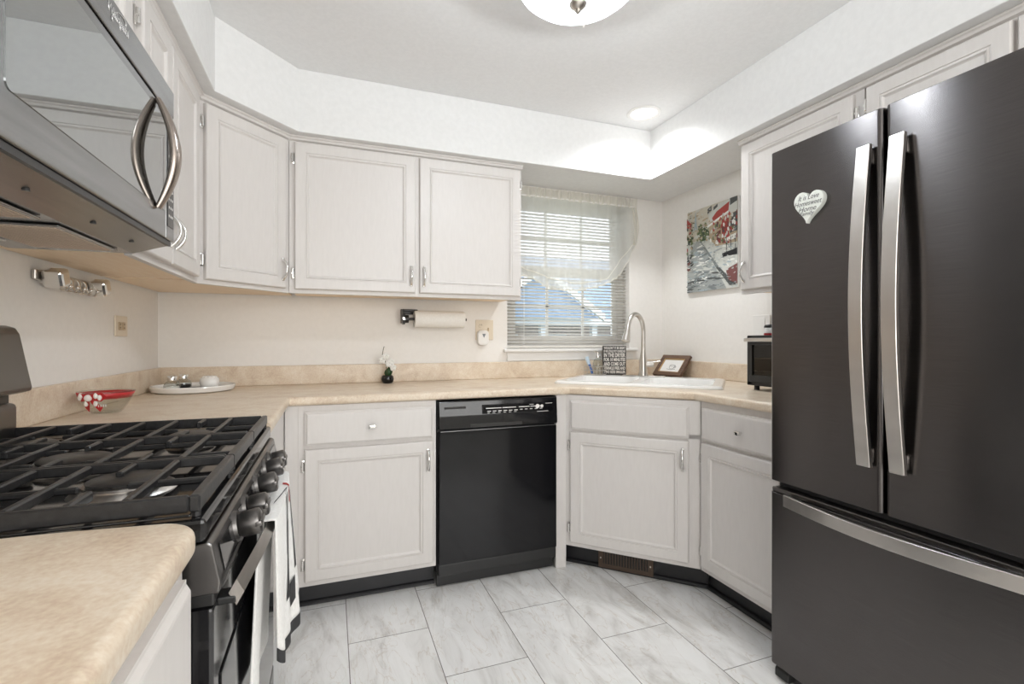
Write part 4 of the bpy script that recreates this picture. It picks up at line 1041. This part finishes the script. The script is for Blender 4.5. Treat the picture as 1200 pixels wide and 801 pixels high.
k.tube([(.021, 0, .008), (.032, 0, .008), (.03, 0, -.002), (.018, 0, -.004)], .001, 5); k.tube([(-.034, 0, -.014), (0, 0, -.018), (.034, 0, -.014)], .001, 5)
k.build('cup_sketch', M['ink'], pf)
MB(WM[pf.name]).prism([(.062, .05), (.105, .0), (.110, .0), (.07, .058)], 'x', -.025, .025).build('easel_back', M['wood'], pf)

# toaster oven
to = thing('toaster_oven', 'black toaster oven with steel door handle beside the refrigerator', 'toaster oven', (2.78, -1.28, ctz)); tx0, tx1, ty0, ty1, tz0, tz1 = 2.655, 2.93, -1.48, -1.04, .936, 1.172
k = MB(); k.box(tx0+.004, tx1, ty0, ty1, tz0, tz0+.02, .004); k.box(tx0+.004, tx1, ty0, ty1, tz1-.02, tz1, .004); k.box(tx0+.004, tx1, ty1-.035, ty1, tz0, tz1, .005); k.box(tx0+.004, tx1, ty0, ty0+.11, tz0, tz1, .005); k.box(tx1-.02, tx1, ty0, ty1, tz0, tz1)
k.build('housing', M['black'], to)
k = MB()
for x in (tx0+.03, tx1-.03):
    for y in (ty0+.04, ty1-.035): k.cyl((x, y, ctz), (x, y, tz0+.002), .012, n=12)
k.build('feet', M['rub'], to)
d = MB()
d.box(tx0-.012, tx0+.003, ty0+.11, ty1-.03, tz0+.018, tz0+.05, .003); d.box(tx0-.012, tx0+.003, ty0+.11, ty1-.03, tz1-.045, tz1-.012, .003); d.box(tx0-.012, tx0+.003, ty1-.045, ty1-.03, tz0+.05, tz1-.045); d.box(tx0-.012, tx0+.003, ty0+.11, ty0+.125, tz0+.05, tz1-.045)
do = d.build('door', M['black'], to)
MB().box(tx0-.006, tx0-.003, ty0+.12, ty1-.04, tz0+.045, tz1-.04).build('door_glass', M['ovglass'], do)
MB().box(tx0-.035, tx0-.018, ty0+.11, ty1-.015, tz1-.030, tz1-.012, .005).box(tx0-.02, tx0-.01, ty1-.06, ty1-.045, tz1-.028, tz1-.014).box(tx0-.02, tx0-.01, ty0+.13, ty0+.145, tz1-.028, tz1-.014).build('handle', M['steel'], do)
for z in (tz0+.07, tz0+.13):
    k = MB()
    for i in range(14): y = ty0+.12+i*.018; k.cyl((tx0+.01, y, z), (tx1-.03, y, z), .0014, n=6)
    for x in (tx0+.01, tx0+.12, tx1-.03): k.cyl((x, ty0+.115, z), (x, ty1-.037, z), .002, n=6)
    k.build('rack', M['chrome'], to)
jr = thing('spice_jar', 'small jar with black lid and red base on top of the toaster oven', 'jar', (2.73, -1.115, tz1)); fr = T(2.73, -1.115, tz1)
MB(fr).lathe([(0, .0), (.03, 0), (.032, .004), (.032, .010), (0, .011)], n=24).build('red_base', M['red'], jr, 40)
MB(fr).lathe([(0, .011), (.030, .011), (.031, .03), (.028, .036), (0, .037)], n=24).build('jar_body', M['white'], jr, 40)
MB(fr).lathe([(0, .036), (.030, .036), (.031, .042), (.026, .05), (0, .053)], n=24).build('lid', M['black'], jr, 40)
MB(fr).tube([(0, .028, .045), (0, .036, .04), (0, .037, .018), (0, .03, .008)], .003, 8).build('clasp', M['black'], jr, 40)

# ------------------------------------------------------------------ outside the window
struct(MB().box(-15, 40, .6, 60, -.75, -.7).build('lawn', M['lawn']))
hs = thing('neighbor_house', 'neighboring house with blue grey roof seen through the window', 'house', (10, 14, -.7))
MB().box(3, 17, 13.2, 20, -.7, 1.75).build('wall', M['siding'], hs)
MB().prism([(11.6, 1.75), (20.6, 1.75), (17.5, 4.6), (15.8, 4.6)], 'x', 2.2, 18).build('roof', M['roofb'], hs)
MB().box(2.2, 18, 11.45, 11.6, 1.62, 1.85).build('fascia', M['trimw'], hs)
for x in (5.6, 7.3, 9.2, 11.2, 13.2): MB().box(x-.1, x+.1, 11.7, 11.9, -.7, 1.65).build('porch_post', M['trimw'], hs)
for x in (4.6, 6.4, 8.3, 10.4, 12.2):
    f = MB().box(x-.55, x+.55, 13.13, 13.22, .0, 1.35).build('window_frame', M['trimw'], hs); MB().box(x-.46, x+.46, 13.1, 13.14, .08, 1.27).build('pane', M['darkwin'], f)
# white-raked gable over the porch
MB().prism([(4.9, 1.85), (8.9, 1.85), (6.9, 3.2)], 'y', 11.0, 14).build('gable', M['roofb'], hs)
k = MB(); 
for xa, xb in ((4.7, 6.9), (9.1, 6.9)): k.prism([(xa, 1.75), (xb, 3.22), (xb, 3.45), (xa, 1.98)], 'y', 10.85, 11.0)
k.build('rake_boards', M['trimw'], hs)
def shrub(x, y, r_, h, lab):
    k = MB()
    for i in range(60):
        a = random.uniform(0, 6.28); q = random.uniform(0, 1)**.5*r_; z = random.uniform(.1, h); k.sphere((x+q*math.cos(a), y+q*math.sin(a), -.7+z), random.uniform(.1, .2), (1, 1, .8), 8)
    tag(k.build('shrub', M['leafout'], None, loc=(x, y, -.7)), lab, 'shrub')
shrub(9.6, 9.6, .7, 1.0, 'green shrub before the porch posts of the house outside')
